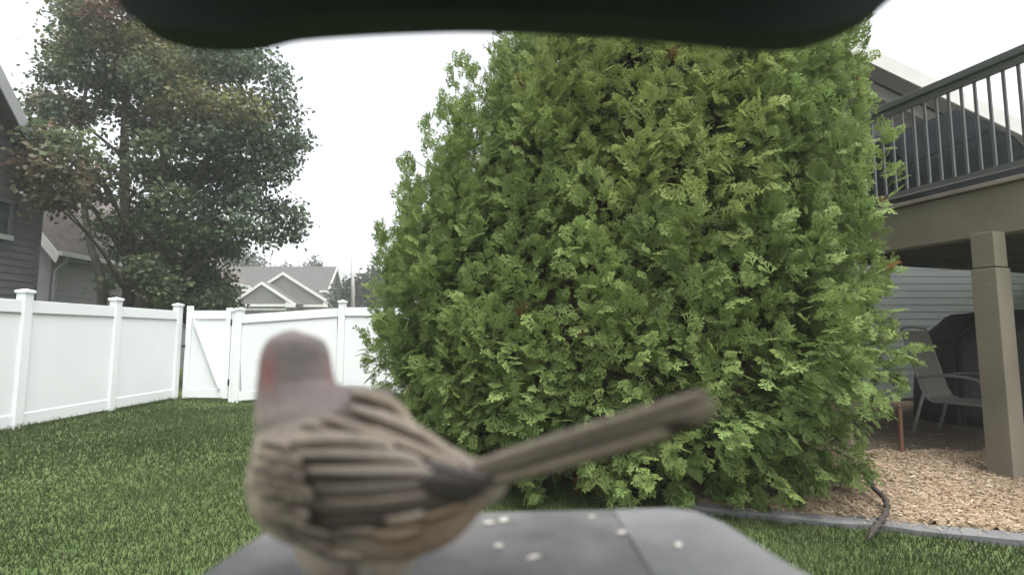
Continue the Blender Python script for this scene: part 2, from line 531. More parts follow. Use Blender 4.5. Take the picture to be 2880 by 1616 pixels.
def fence_panel(a, b, za, zb, h, parent):
    """a, b: 2D ends; racked between za and zb"""
    a3, b3 = Vector((a[0], a[1], za)), Vector((b[0], b[1], zb))
    up = Vector((0, 0, 1))
    bar('top_rail', a3 + up * (h - 0.14), b3 + up * (h - 0.14), 0.05, 0.17, M['vinyl'], parent, (0, 0, 1), 0.005)
    bar('bottom_rail', a3 + up * 0.115, b3 + up * 0.115, 0.05, 0.17, M['vinyl'], parent, (0, 0, 1), 0.005)
    bar('infill_panel', a3 + up * (h / 2 - 0.01), b3 + up * (h / 2 - 0.01), 0.022, h - 0.37, M['vinyl'], parent)
    bar('rail_shadow', a3 + up * (h - 0.231), b3 + up * (h - 0.231), 0.056, 0.012, M['vinyl_shadow'], parent)  # proud dark strip, a painted shadow line rather than a cut gap

FH = 1.80
FX = -6.72
ys = [3.75, 5.40, 7.05, 8.68, 10.30]
side_fence = thing('vinyl_fence', 'white vinyl privacy fence running along the left side of the lawn', 'fence', (FX, 7.0, 0))
for y in ys:
    fence_post(FX, y, ground_z(FX, y), FH + 0.045, side_fence)
for i in range(len(ys) - 1):
    y0, y1 = ys[i] + PW / 2 - 0.004, ys[i + 1] - PW / 2 + 0.004
    fence_panel((FX, y0), (FX, y1), ground_z(FX, y0), ground_z(FX, y1), FH, side_fence)

BY = 10.42
back_fence = thing('vinyl_fence', 'white vinyl privacy fence running from the gate to behind the big evergreen', 'fence', (-3.5, BY, 0))
bx = [-5.53, -3.45, -1.45, 0.55]
gz = [-0.10, 0.05, 0.06, 0.06]
for x, z in zip(bx, gz):
    fence_post(x, BY, z, FH + 0.045, back_fence)
for i in range(len(bx) - 1):
    fence_panel((bx[i] + PW / 2 - 0.004, BY), (bx[i + 1] - PW / 2 + 0.004, BY), gz[i] + 0.006, gz[i + 1] - 0.006, FH, back_fence)

# gate: its own leaf between the corner post and a slim post, with a diagonal brace
gate = thing('fence_gate', 'white vinyl gate leaf with a diagonal brace in the fence corner', 'gate', (-6.1, BY, 0))
gx0, gx1, gzb, gzt = -6.60, -5.69, -0.02, 1.77
gw = 0.11
box('stile', (gx0 + gw / 2, BY, (gzb + gzt) / 2 + 0.03), (gw, 0.06, gzt - gzb + 0.06), M['vinyl'], gate, None, 0.005)
box('stile', (gx1 - gw / 2, BY, (gzb + gzt) / 2 + 0.01), (gw, 0.06, gzt - gzb + 0.02), M['vinyl'], gate, None, 0.005)
for z in (gzb + 0.1, gzt - 0.12):
    box('rail', ((gx0 + gx1) / 2, BY, z), (gx1 - gx0 - 2 * gw + 0.006, 0.052, 0.17), M['vinyl'], gate, None, 0.005)
box('infill_panel', ((gx0 + gx1) / 2, BY + 0.004, (gzb + gzt) / 2), (gx1 - gx0 - 2 * gw + 0.004, 0.02, gzt - gzb - 0.36), M['vinyl'], gate)
bar('diagonal_brace', (gx0 + gw + 0.05, BY - 0.022, gzt - 0.22), (gx1 - gw - 0.05, BY - 0.022, gzb + 0.2), 0.03, 0.09, M['vinyl'], gate, (0, -1, 0))
lt = box('latch', (gx0 - 0.012, BY - 0.05, 1.02), (0.05, 0.05, 0.055), M['black_metal'], gate, None, 0.006)
for z in (0.3, 1.5):
    box('hinge', (gx1 + 0.012, BY - 0.035, z), (0.035, 0.02, 0.12), M['black_metal'], gate, None, 0.004)
slim = thing('gate_post', 'slim white post at the hinge side of the gate', 'post', (-5.66, BY, -0.08))
fence_post(-5.635, BY, -0.08, FH - 0.0, slim, 0.075)

# ------------------------------------------------------------------ houses
def lap_siding(parent, x_of_z, y, z0, z1, mat, course=0.15, name='siding_board', d=0.016):
    """lap boards on a wall that faces -Y; x_of_z(z) -> (x0, x1) of the row"""
    z = z0
    while z < z1 - 1e-3:
        h = min(course, z1 - z)
        x0, x1 = x_of_z(z + h)
        if x1 - x0 > 0.05:
            vs_ = [(x0, -d, 0), (x1, -d, 0), (x1, -0.004, h), (x0, -0.004, h), (x0, 0.012, 0), (x1, 0.012, 0), (x1, 0.012, h), (x0, 0.012, h)]
            fs = [(0, 1, 2, 3), (5, 4, 7, 6), (4, 5, 1, 0), (3, 2, 6, 7), (4, 0, 3, 7), (1, 5, 6, 2)]
            cx = (x0 + x1) / 2
            vs_ = [(a - cx, b, c) for a, b, c in vs_]
            link(name, new_mesh(name, vs_, fs), mat, parent, (cx, y, z))
        z += course

def lap_siding_x(parent, y0, y1, x, z0, z1, mat, course=0.15, name='siding_board'):
    """lap boards on a wall that faces +X"""
    d, h = 0.016, course
    cy = (y0 + y1) / 2
    vs_ = [(d, y0 - cy, 0), (d, y1 - cy, 0), (0.004, y1 - cy, h), (0.004, y0 - cy, h), (-0.012, y0 - cy, 0), (-0.012, y1 - cy, 0), (-0.012, y1 - cy, h), (-0.012, y0 - cy, h)]
    fs = [(0, 1, 2, 3), (5, 4, 7, 6), (4, 5, 1, 0), (3, 2, 6, 7), (4, 0, 3, 7), (1, 5, 6, 2)]
    me = new_mesh(name, vs_, fs); me.materials.append(mat)
    z = z0
    while z < z1 - 0.05:
        link(name, me, None, parent, (x, cy, z))
        z += course

# --- left neighbour: a tall gable wall that faces the yard (right), lower wing behind it
HX = -9.3
def L(u, v, x=HX):
    """the point of the plane X = x at photo pixel (u, v)"""
    d = ray(u, v)
    return Vector((0, 0, H)) + d * (x / d.x)
cy1 = L(94, 800).y                               # the far corner
rk0, rk1 = L(0, 222, HX + 0.3), L(62, 345, HX + 0.3)
sl = (rk1.z - rk0.z) / (rk1.y - rk0.y)
half = 2.5
ridge_y = cy1 - half
eave_z = rk1.z + sl * (cy1 - rk1.y)
ridge_z = eave_z - sl * half
lh = thing('house', 'dark grey lap sided house at the left behind the fence and maple', 'house', (HX - 3, ridge_y, 0))
prism('wall', [(HX - 0.02, cy1, -0.2), (HX - 0.02, cy1, eave_z - 0.12), (HX - 0.02, ridge_y, ridge_z - 0.2), (HX - 0.02, cy1 - 2 * half, eave_z - 0.12), (HX - 0.02, cy1 - 2 * half, -0.2)], (-6.0, 0, 0), M['siding_dark'], lh)
z = 0.5
while z < ridge_z - 0.5:                         # lap boards, each cut to the gable
    hw_ = half if z < eave_z - 0.25 else half - (z + 0.25 - eave_z) / -sl
    if hw_ > 0.1:
        y0, y1, d, h = ridge_y - hw_, ridge_y + hw_, 0.018, 0.135
        cy_ = (y0 + y1) / 2
        vs_ = [(d, y0 - cy_, 0), (d, y1 - cy_, 0), (0.004, y1 - cy_, h), (0.004, y0 - cy_, h), (-0.012, y0 - cy_, 0), (-0.012, y1 - cy_, 0), (-0.012, y1 - cy_, h), (-0.012, y0 - cy_, h)]
        link('siding_board', new_mesh('siding_board', vs_, [(0, 1, 2, 3), (5, 4, 7, 6), (4, 5, 1, 0), (3, 2, 6, 7), (4, 0, 3, 7), (1, 5, 6, 2)]), M['siding_dark'], lh, (HX, cy_, z))
    z += 0.135
box('corner_trim', (HX + 0.0, cy1 + 0.015, eave_z / 2 - 0.1), (0.09, 0.05, eave_z - 0.1), M['siding_dark'], lh)
for sg in (1, -1):
    e = Vector((0, ridge_y + sg * (half + 0.25), eave_z + sl * 0.25)); r = Vector((0, ridge_y, ridge_z))
    n = Vector((0, sg * (r.z - e.z), half + 0.25)).normalized() * 0.12
    prism('roof', [(HX + 0.3, e.y, e.z), (HX + 0.3, r.y, r.z), (HX + 0.3, r.y + n.y, r.z + n.z), (HX + 0.3, e.y + n.y, e.z + n.z)], (-6.5, 0, 0), M['shingle'], lh)
    prism('rake_board', [(HX + 0.305, e.y, e.z - 0.16), (HX + 0.305, r.y, r.z - 0.16), (HX + 0.305, r.y + n.y * 0.9, r.z + n.z * 0.9), (HX + 0.305, e.y + n.y * 0.9, e.z + n.z * 0.9)], (0.025, 0, 0), M['trim_grey'], lh)
wp, wq = L(-90, 545), L(17, 660)
wy, wz, wW, wH = (wp.y + wq.y) / 2, (wp.z + wq.z) / 2, wq.y - wp.y, wp.z - wq.z
win = box('window', (HX + 0.03, wy, wz), (0.05, wW, wH), M['glass'], lh)
for sg in (-1, 1):
    box('frame', (HX + 0.045, wy + sg * wW / 2, wz), (0.05, 0.07, wH + 0.07), M['siding_dark'], win)
box('frame', (HX + 0.05, wy, wz + wH / 2 + 0.035), (0.06, wW + 0.12, 0.07), M['siding_dark'], win)
box('sill', (HX + 0.06, wy, wz - wH / 2 - 0.06), (0.08, wW + 0.10, 0.09), M['trim_grey'], win)
# the wing
WY = 13.0
wc = P(150, 710, WY)
wing = thing('house', 'low grey wing with white gutter and downspout behind the maple trunk', 'house', (wc.x - 2, WY + 2, 0))
wr = P(92, 638, WY)
wsl = (wc.z - wr.z) / (wc.x - wr.x)
wridge_x = wc.x - 2.2
wridge_z = wc.z - wsl * 2.2
LW = 9.0
prism('wall', [(wc.x - 0.25, WY + 0.25, -0.2), (wc.x - 0.25, WY + 0.25, wc.z - 0.05), (wridge_x, WY + 0.25, wridge_z - 0.2), (2 * wridge_x - wc.x + 0.25, WY + 0.25, wc.z - 0.05), (2 * wridge_x - wc.x + 0.25, WY + 0.25, -0.2)], (0, LW, 0), M['siding_grey'], wing)
lap_siding_x(wing, WY + 0.25, WY + 0.25 + LW, wc.x - 0.25, 0.5, wc.z - 0.15, M['siding_grey'], 0.16)
for s in (1, -1):
    e = Vector((wridge_x + s * 2.3, 0, wc.z + wsl * 0.1)); r = Vector((wridge_x, 0, wridge_z))
    n = Vector((s * (r.z - e.z), 0, 2.3)).normalized() * 0.12
    prism('roof', [(e.x, WY, e.z), (r.x, WY, r.z), (r.x + n.x, WY, r.z + n.z), (e.x + n.x, WY, e.z + n.z)], (0, LW + 0.5, 0), M['shingle_brown'], wing)
    prism('rake_board', [(e.x, WY - 0.03, e.z - 0.16), (r.x, WY - 0.03, r.z - 0.16), (r.x + n.x * 0.9, WY - 0.03, r.z + n.z * 0.9), (e.x + n.x * 0.9, WY - 0.03, e.z + n.z * 0.9)], (0, 0.028, 0), M['trim'], wing)
bar('gutter', (wc.x + 0.16, WY + 0.0, wc.z - 0.02), (wc.x + 0.16, WY + LW + 0.4, wc.z - 0.02), 0.12, 0.12, M['trim'], wing, (0, 0, 1), 0.01)
box('soffit', (wc.x - 0.06, WY + LW / 2 + 0.2, wc.z - 0.13), (0.36, LW, 0.02), M['trim_grey'], wing)
tube('downspout', [(wc.x + 0.14, WY + 0.25, wc.z - 0.08), (wc.x + 0.13, WY + 0.25, wc.z - 0.22), (wc.x - 0.15, WY + 0.30, wc.z - 0.42), (wc.x - 0.17, WY + 0.30, wc.z - 0.6), (wc.x - 0.17, WY + 0.30, 0.1)], 0.045, M['trim_grey'], wing, 8)

# --- far house beyond the back fence
FY, HD = 60.0, 2.9
fh = thing('house', 'far taupe house with white trimmed gables and grey shingle roof beyond the fence', 'house', (P(790, 940, FY).x, FY + 3, 0))
rz = P(800, 754, FY + HD).z
eL, eR = P(560, 815, FY).x, P(922, 815, FY).x
ez = P(800, 818, FY).z
prism('wall', [(eL, FY + 0.5, -0.3), (eL, FY + 0.5, ez - 0.1), (eL, FY + HD, rz - 0.35), (eL, FY + 2 * HD - 0.5, ez - 0.1), (eL, FY + 2 * HD - 0.5, -0.3)], (eR - eL - 0.45, 0, 0), M['siding_far'], fh)
for sg in (-1, 1):
    y0 = FY + HD + sg * (HD + 0.05)
    prism('roof', [(eL - 0.3, y0, ez - 0.1), (eL - 0.3, FY + HD, rz), (eL - 0.3, FY + HD, rz + 0.2), (eL - 0.3, y0, ez + 0.1)], (eR - eL + 0.3, 0, 0), M['shingle'], fh)
    prism('rake_board', [(eR, y0, ez - 0.32), (eR, FY + HD, rz - 0.2), (eR, FY + HD, rz + 0.17), (eR, y0, ez + 0.12)], (0.1, 0, 0), M['trim'], fh)
xa = P(900, 818, FY).x
box('eave_return', ((xa + eR) / 2, FY - 0.15, ez - 0.05), (eR - xa, 0.2, 0.24), M['trim'], fh)
def gable(pk, lf, rf, y, depth, part_mat, fasc=0.17):
    p, l, r = P(*pk, y), P(*lf, y), P(*rf, y)
    prism('gable_wall', [(l.x + 0.5, y + 0.12, l.z - 0.05), (r.x - 0.5, y + 0.12, r.z - 0.05), (p.x, y + 0.12, p.z - 0.3)], (0, 0.3, 0), part_mat, fh)
    for q in (l, r):
        d = (p - q).normalized(); n = Vector((-d.z, 0, d.x))
        if n.z < 0: n = -n
        o_ = Vector((0, -0.1, 0))
        prism('roof', [q + n * 0.01, p + n * 0.01, p + n * 0.16, q + n * 0.16], (0, depth, 0), M['shingle'], fh)
        prism('rake_board', [q - n * fasc + o_, p - Vector((0, 0, fasc * 1.17)) + o_, p + Vector((0, 0, 0.14)) + o_, q + n * 0.12 + o_], (0, 0.1, 0), M['trim'], fh)
        sgn = 1 if q is l else -1
        o_ = Vector((0, -0.105, 0))
        prism('eave_return', [q + o_ + Vector((0, 0, -0.28)), q + o_ + Vector((sgn * 1.1, 0, -0.28)), q + o_ + Vector((sgn * 1.1, 0, 0.35)), q + o_ + Vector((0, 0, -0.1))], (0, 0.15, 0), M['trim'], fh)
gable((796, 768), (655, 857), (937, 857), FY - 2.0, 6.0, M['siding_far'])
gable((737, 795), (651, 853), (832, 857), FY - 4.0, 4.0, M['siding_far'])
gable((612, 750), (520, 812), (708, 812), FY - 0.4, 4.0, M['siding_far'])
l, r = P(651, 855, FY - 4.0), P(832, 857, FY - 4.0)
box('frieze_board', ((l.x + r.x) / 2, FY - 4.06, l.z - 0.12), (r.x - l.x, 0.12, 0.26), M['trim'], fh)
box('garage_wall', ((l.x + r.x) / 2, FY - 2.4, l.z / 2 - 0.2), (r.x - l.x - 0.9, 2.6, l.z), M['siding_far_dark'], fh)
l2, r2 = P(655, 857, FY - 2.0), P(937, 857, FY - 2.0)
box('frieze_board', ((l2.x + r2.x) / 2, FY - 2.06, l2.z - 0.1), (r2.x - l2.x, 0.12, 0.26), M['trim'], fh)
box('porch_wall', ((l2.x + r2.x) / 2, FY - 0.5, l2.z / 2 - 0.2), (r2.x - l2.x - 0.9, 2.4, l2.z), M['siding_far_dark'], fh)
a_, b_ = P(678, 872, FY - 3.7), P(800, 905, FY - 3.7)
gd = box('garage_door', ((a_.x + b_.x) / 2, FY - 3.72, (a_.z + b_.z) / 2 - 1), (b_.x - a_.x, 0.08, a_.z - b_.z + 2), M['glass'], fh)
box('frame', ((a_.x + b_.x) / 2, FY - 3.78, a_.z + 0.1), (b_.x - a_.x + 0.4, 0.1, 0.2), M['trim'], gd)
box('frame', (a_.x - 0.1, FY - 3.78, (a_.z + b_.z) / 2 - 1), (0.2, 0.1, a_.z - b_.z + 2), M['trim'], gd)
for u, v in ((681, 771), (826, 778), (835, 781)):
    q = P(u, v, FY + 1.9)
    tube('vent_pipe', [q + Vector((0, 0, -0.6)), q + Vector((0, 0, 0.15))], 0.12, M['black_metal'], fh, 8)
box('window', (eR - 0.42, FY + HD - 0.6, 4.4), (0.1, 1.3, 1.5), M['trim'], fh)

# pale tall pole beyond the fence
pp = P(990, 720, 20); pb = P(990, 940, 20)
pole = thing('light_pole', 'tall pale pole standing beyond the fence left of the evergreen', 'pole', (pb.x, 20, 0))
tube('shaft', [(pb.x, 20, -0.1), (pb.x, 20, 2.9), (pp.x, 20, pp.z)], [0.075, 0.068, 0.05], M['pole_white'], pole, 10)
box('base_plate', (pb.x, 20, 0.03), (0.3, 0.3, 0.06), M['pole_white'], pole)

# ------------------------------------------------------------------ right house behind the deck
RY = 8.7
rh = thing('house', 'two storey house behind the deck at the right with a sloping white roof edge', 'house', (6, RY, 0))
ra, rb = P(2400, 195, RY), P(2880, 425, RY)
rs = (rb.z - ra.z) / (rb.x - ra.x)
pk_x = 4.4
def rz_at(x): return rb.z + rs * (x - rb.x)
pk_z = rz_at(pk_x)
xr = 11.5
xl = 0.9
prism('wall', [(xl + 0.3, RY + 0.02, -0.2), (xr - 0.3, RY + 0.02, -0.2), (xr - 0.3, RY + 0.02, rz_at(xr - 0.3) - 0.05), (pk_x, RY + 0.02, pk_z - 0.05), (xl + 0.3, RY + 0.02, pk_z + rs * (pk_x - xl - 0.3) - 0.05)], (0, 7, 0), M['siding_brown'], rh)
def rrow(z):
    x1 = min(xr - 0.3, rb.x + (z + 0.05 - rb.z) / rs)
    return (xl + 0.3 if z < 4.6 else max(xl + 0.3, 2 * pk_x - x1), x1)
lap_siding(rh, rrow, RY, 2.6, pk_z - 0.3, M['siding_brown'], 0.15)
lap_siding(rh, lambda z: (xl + 0.3, xr - 0.3), RY, 0.2, 2.42, M['siding_light'], 0.12, d=0.008)
for s in (1, -1):
    p = Vector((pk_x, 0, pk_z)); q = Vector((xr, 0, rz_at(xr))) if s > 0 else Vector((xl, 0, pk_z + rs * (pk_x - xl)))
    n = Vector((-(q.z - p.z), 0, q.x - p.x)).normalized()
    if n.z < 0: n = -n
    Yv = lambda pt, y: Vector((pt.x, y, pt.z))
    prism('roof', [Yv(p, RY - 0.42), Yv(q, RY - 0.42), Yv(q + n * 0.13, RY - 0.42), Yv(p + n * 0.13, RY - 0.42)], (0, 7.6, 0), M['shingle'], rh)
    prism('rake_board', [Yv(p - n * 0.12, RY - 0.45), Yv(q - n * 0.12, RY - 0.45), Yv(q + n * 0.12, RY - 0.45), Yv(p + n * 0.12, RY - 0.45)], (0, 0.028, 0), M['trim'], rh)
    prism('soffit', [Yv(p - n * 0.02, RY - 0.40), Yv(q - n * 0.02, RY - 0.40), Yv(q - n * 0.05, RY - 0.40), Yv(p - n * 0.05, RY - 0.40)], (0, 0.37, 0), M['trim_grey'], rh)
    prism('frieze_board', [Yv(p - n * 0.30, RY - 0.03), Yv(q - n * 0.30, RY - 0.03), Yv(q - n * 0.10, RY - 0.03), Yv(p - n * 0.10, RY - 0.03)], (0, 0.05, 0), M['trim_grey'], rh)

# ------------------------------------------------------------------ deck
D0, D1 = Vector((4.60, 2.6, 0)), Vector((3.30, 6.76, 0))
dd = (D1 - D0).normalized()
dn = Vector((dd.y, -dd.x, 0))                 # towards the house side (right)
if dn.x < 0: dn = -dn
def dpt(s, inward, z): return D0 + dd * s + dn * inward + Vector((0, 0, z))
DL = (D1 - D0).length
ZT, ZF0, ZF1 = 2.56, 2.10, 2.50
deck = thing('deck', 'raised taupe deck with dark metal railing at the right', 'deck', (D0.x, D0.y, 0))
bar('fascia', dpt(0, 0.02, (ZF0 + ZF1) / 2), dpt(DL, 0.02, (ZF0 + ZF1) / 2), 0.04, ZF1 - ZF0, M['deck_paint'], deck, (0, 0, 1), 0.004)
bar('edge_board', dpt(0, 0.05, ZT - 0.03), dpt(DL, 0.05, ZT - 0.03), 0.17, 0.04, M['deck_board'], deck, (0, 0, 1), 0.006)
bar('beam', dpt(0, 0.10, ZF0 + 0.12), dpt(DL, 0.10, ZF0 + 0.12), 0.09, 0.24, M['deck_paint'], deck)
k = 0.14
nb = 0
while k < 8.2:                                # floor boards
    bar('floor_board', dpt(0.0, k + 0.07, ZT - 0.03), dpt(DL, k + 0.07, ZT - 0.03), 0.138, 0.035, M['deck_board'], deck)
    k += 0.146
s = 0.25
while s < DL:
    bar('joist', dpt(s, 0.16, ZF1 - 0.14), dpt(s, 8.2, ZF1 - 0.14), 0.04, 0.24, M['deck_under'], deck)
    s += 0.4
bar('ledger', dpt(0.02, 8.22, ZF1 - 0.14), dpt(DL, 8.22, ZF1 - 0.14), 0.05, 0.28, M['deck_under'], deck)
# posts: a thick lower wrap and a slightly narrower head
pc = Vector((3.95, 4.22, 0))
ang = math.atan2(dd.x, dd.y)
Rz = Matrix.Rotation(-ang, 3, 'Z')
for sshift in (0.0, -2.6):
    q = pc + dd * sshift + dn * 0.03
    po = box('post', (q.x, q.y, 0.90), (0.178, 0.178, 1.80), M['deck_paint'], deck, Rz, 0.006)
    hd = box('post_head', (q.x, q.y, 1.955), (0.152, 0.165, 0.29), M['deck_paint'], deck, Rz, 0.006)
# railing
RB, RT = 2.66, 3.62
bar('top_rail', dpt(0, 0.06, RT - 0.03), dpt(DL, 0.06, RT - 0.03), 0.09, 0.07, M['rail_metal'], deck, (0, 0, 1), 0.01)
bar('under_rail', dpt(0, 0.06, RT - 0.10), dpt(DL, 0.06, RT - 0.10), 0.045, 0.06, M['rail_metal'], deck)
bar('bottom_rail', dpt(0, 0.06, RB), dpt(DL, 0.06, RB), 0.04, 0.05, M['rail_metal'], deck)
bal = None
s = 0.05
while s < DL:
    q = dpt(s, 0.06, (RB + RT) / 2 - 0.03)
    if bal is None:
        bal = box('baluster', q, (0.02, 0.02, RT - RB - 0.12), M['rail_metal'], deck, Rz)
    else:
        link('baluster', bal.data, None, deck, q)
    s += 0.105
for s in (0.06, DL * 0.5 + 0.9, DL - 0.06):
    q = dpt(s, 0.06, ZT + 0.5)
    box('railing_post', q, (0.07, 0.07, 1.02), M['rail_metal'], deck, Rz, 0.005)

# dark covered shape on the deck
def hull(name, pts, mat, bevel, parent=None, loc=(0, 0, 0), subdiv=2, rough=0.0):
    bm = bmesh.new()
    for p in pts: bm.verts.new(Vector(p) - Vector(loc))
    bmesh.ops.convex_hull(bm, input=bm.verts[:])
    bmesh.ops.delete(bm, geom=[v for v in bm.verts if not v.link_faces], context='VERTS')
    bmesh.ops.dissolve_limit(bm, angle_limit=0.02, verts=bm.verts[:], edges=bm.edges[:])
    if bevel: bmesh.ops.bevel(bm, geom=bm.edges[:], offset=bevel, segments=2, affect='EDGES')
    bmesh.ops.triangulate(bm, faces=bm.faces[:])
    for _ in range(subdiv):
        bmesh.ops.subdivide_edges(bm, edges=bm.edges[:], cuts=1, use_grid_fill=True)
    if rough:
        for v in bm.verts:
            f = math.sin(v.co.x * 9 + v.co.z * 3) * math.sin(v.co.y * 8 + v.co.z * 2) + 0.6 * math.sin(v.co.x * 17 + v.co.y * 13)
            v.co += v.co.normalized() * rough * f
    me = bpy.data.meshes.new(name); bm.to_mesh(me); bm.free()
    me.polygons.foreach_set('use_smooth', [True] * len(me.polygons))
    return link(name, me, mat, parent, loc)
CY0, CY1 = 5.9, 7.3
sil = [(2470, 395), (2600, 352), (2690, 305), (2745, 322), (2890, 445), (2960, 500)]
pts = []
for u, v in sil:
    q = P(u, v, 6.4)
    pts += [(q.x, 6.4, q.z), (q.x, 6.9, q.z - 0.02), (q.x - 0.05, CY0, max(ZT + 0.05, q.z - 0.5)), (q.x, CY1, max(ZT + 0.05, q.z - 0.5))]
x0, x1 = P(2470, 500, 6.4).x, P(2960, 500, 6.4).x
for x in (x0 - 0.05, x1): pts += [(x, CY0, ZT + 0.01), (x, CY1, ZT + 0.01)]
tag(hull('furniture_cover', pts, M['cover_blue'], 0.03, None, ((x0 + x1) / 2, 6.5, ZT + 0.6), 2, 0.02),
    'large charcoal fabric covered shape on the deck behind the railing', 'cover')

# ------------------------------------------------------------------ under the deck
gz0 = 0.12
# covered grill
pts = []
for (u, v) in [(2632, 962), (2722, 882), (2870, 872), (2960, 930)]:
    q = P(u, v, 6.6)
    pts += [(q.x, 6.35, q.z), (q.x, 6.95, q.z)]
for u in (2640, 2965):
    q = P(u, 1240, 6.6)
    pts += [(q.x, 6.25, gz0), (q.x, 7.05, gz0)]
gc = P(2780, 1200, 6.6)
tag(hull('covered_grill', pts, M['cover'], 0.04, None, (gc.x, 6.65, gz0 + 0.5), 2, 0.012),
    'black fabric covered grill standing under the deck behind the chair', 'grill')

# patio chair: sling back and seat on a tubular frame, facing right
chair = thing('patio_chair', 'grey sling patio chair with metal arms under the deck', 'chair', (4.75, 5.6, gz0))
CH = Vector((4.86, 5.62, gz0))
yaw = math.radians(-62)
def cpt(f, s, z):                    # f: forward (to the right), s: sideways (away), z: up
    return CH + Vector((math.cos(yaw) * f - math.sin(yaw) * s, math.sin(yaw) * f + math.cos(yaw) * s, z))
def strip(name, prof, w, mat, parent, th=0.012):
    V, Fc = [], []
    n = len(prof)
    for (f, z) in prof:
        for s in (-w / 2, w / 2):
            V.append(cpt(f, s, z))
    for (f, z) in prof:
        for s in (-w / 2, w / 2):
            V.append(cpt(f + 0.006, s, z - th))
    for i in range(n - 1):
        Fc.append((2 * i, 2 * i + 1, 2 * i + 3, 2 * i + 2))
        Fc.append((2 * n + 2 * i, 2 * n + 2 * i + 2, 2 * n + 2 * i + 3, 2 * n + 2 * i + 1))
        Fc.append((2 * i, 2 * i + 2, 2 * n + 2 * i + 2, 2 * n + 2 * i)); Fc.append((2 * i + 1, 2 * n + 2 * i + 1, 2 * n + 2 * i + 3, 2 * i + 3))
    Fc += [(0, 2 * n, 2 * n + 1, 1), (2 * n - 2, 2 * n - 1, 4 * n - 1, 4 * n - 2)]
    c = Vector(V[0])
    return link(name, new_mesh(name, [v - c for v in V], Fc, smooth=False), mat, parent, c)
strip('backrest', [(-0.38, 1.18), (-0.35, 1.04), (-0.30, 0.78), (-0.24, 0.58), (-0.20, 0.46)], 0.52, M['sling'], chair)
strip('seat', [(-0.20, 0.455), (-0.1, 0.43), (0.1, 0.43), (0.28, 0.45), (0.34, 0.43)], 0.52, M['sling'], chair)
for s in (-0.275, 0.275):
    tube('back_frame', [cpt(*p) for p in smooth_path([(-0.40, s, 1.20), (-0.30, s, 0.78), (-0.20, s, 0.45), (0.0, s, 0.42), (0.34, s, 0.42)], 5)], 0.014, M['chair_metal'], chair, 8)
    tube('armrest', [cpt(*p) for p in smooth_path([(-0.28, s * 1.05, 0.66), (-0.1, s * 1.1, 0.70), (0.18, s * 1.1, 0.69), (0.30, s * 1.1, 0.63), (0.33, s * 1.08, 0.45)], 5)], 0.016, M['chair_metal'], chair, 8)
    tube('leg', [cpt(0.33, s * 1.08, 0.46), cpt(0.35, s * 1.1, 0.0)], 0.015, M['chair_metal'], chair, 8)
    tube('leg', [cpt(-0.22, s * 1.05, 0.50), cpt(-0.36, s * 1.1, 0.0)], 0.015, M['chair_metal'], chair, 8)
tube('top_bar', [cpt(-0.40, -0.275, 1.20), cpt(-0.415, 0, 1.22), cpt(-0.40, 0.275, 1.20)], 0.014, M['chair_metal'], chair, 8)
tube('crossbar', [cpt(0.34, -0.29, 0.30), cpt(0.34, 0.29, 0.30)], 0.011, M['chair_metal'], chair, 8)

q = P(2533, 1240, 5.0)
st = thing('wooden_stake', 'thin orange brown upright stake between the evergreen and the chair', 'stake', (q.x, 5.0, 0.1))
bar('shaft', (q.x, 5.0, 0.08), (q.x + 0.01, 5.0, 0.55), 0.03, 0.03, M['stake'], st, (0, 1, 0), 0.003)
tube('tip', [(q.x + 0.01, 5.0, 0.548), (q.x + 0.0105, 5.0, 0.60)], [0.018, 0.003], M['stake'], st, 6)

# ------------------------------------------------------------------ foliage tools
def orient(dirs, normals):
    """rotation matrices whose local +Y is dirs and +Z close to normals"""
    y = dirs / np.linalg.norm(dirs, axis=1, keepdims=True)
    x = np.cross(y, normals)
    x /= np.maximum(np.linalg.norm(x, axis=1, keepdims=True), 1e-6)
    z = np.cross(x, y)
    return np.stack([x, y, z], 2)

def scatter(TV, TF, pos, R, scale):
    k, n = len(pos), len(TV)
    V = np.einsum('kij,nj->kni', R, TV) * scale[:, None, None] + pos[:, None, :]
    Fc = (np.arange(k)[:, None, None] * n + TF[None]).reshape(-1, TF.shape[1])
    return V.reshape(-1, 3), Fc

def spray_template(seed):
    """a flat fan of scaly fingers, unit length, local +Y outward, bending down at the tips"""
    r = random.Random(seed)
    V, T, tip = [], [], []
    def finger(a, b, w):
        a, b = Vector(a), Vector(b)
        d = (b - a)
        n = Vector((-d.y, d.x, 0)).normalized() * w
        m = a + d * 0.5
        i = len(V)
        V.extend([a, m + n, b, m - n])
        T.extend([(i, i + 1, i + 2), (i, i + 2, i + 3)])
        tip.extend([0, .5, 1, .5])
    finger((0, 0, 0), (0, 1.0, 0), 0.045)
    k = 5
    for i in range(k):
        t = 0.16 + 0.68 * i / (k - 1)
        L = (0.62 - 0.46 * t) * r.uniform(0.65, 1.3)
        for s in (-1, 1):
            an = math.radians(r.uniform(30, 58))
            b0 = Vector((0, t + r.uniform(-.03, .03), 0))
            e = b0 + Vector((s * math.sin(an), math.cos(an), 0)) * L
            finger(b0, e, 0.045)
            if L > 0.3:
                m = b0.lerp(e, 0.5)
                for ss in (-1, 1):
                    a2 = an * s + ss * math.radians(38)
                    finger(m, m + Vector((math.sin(a2), math.cos(a2), 0)) * L * 0.40, 0.038)
    V = np.array([(v.x, v.y, -0.22 * (v.x ** 2 + 0.6 * v.y ** 2) + r.uniform(-.02, .02)) for v in V])
    return V, np.array(T), np.array(tip)

# ------------------------------------------------------------------ the big arborvitae
AC = Vector((0.85, 5.05, 0))
AX = Vector((0.9487, -0.3162, 0)); AYn = Vector((0.3162, 0.9487, 0))
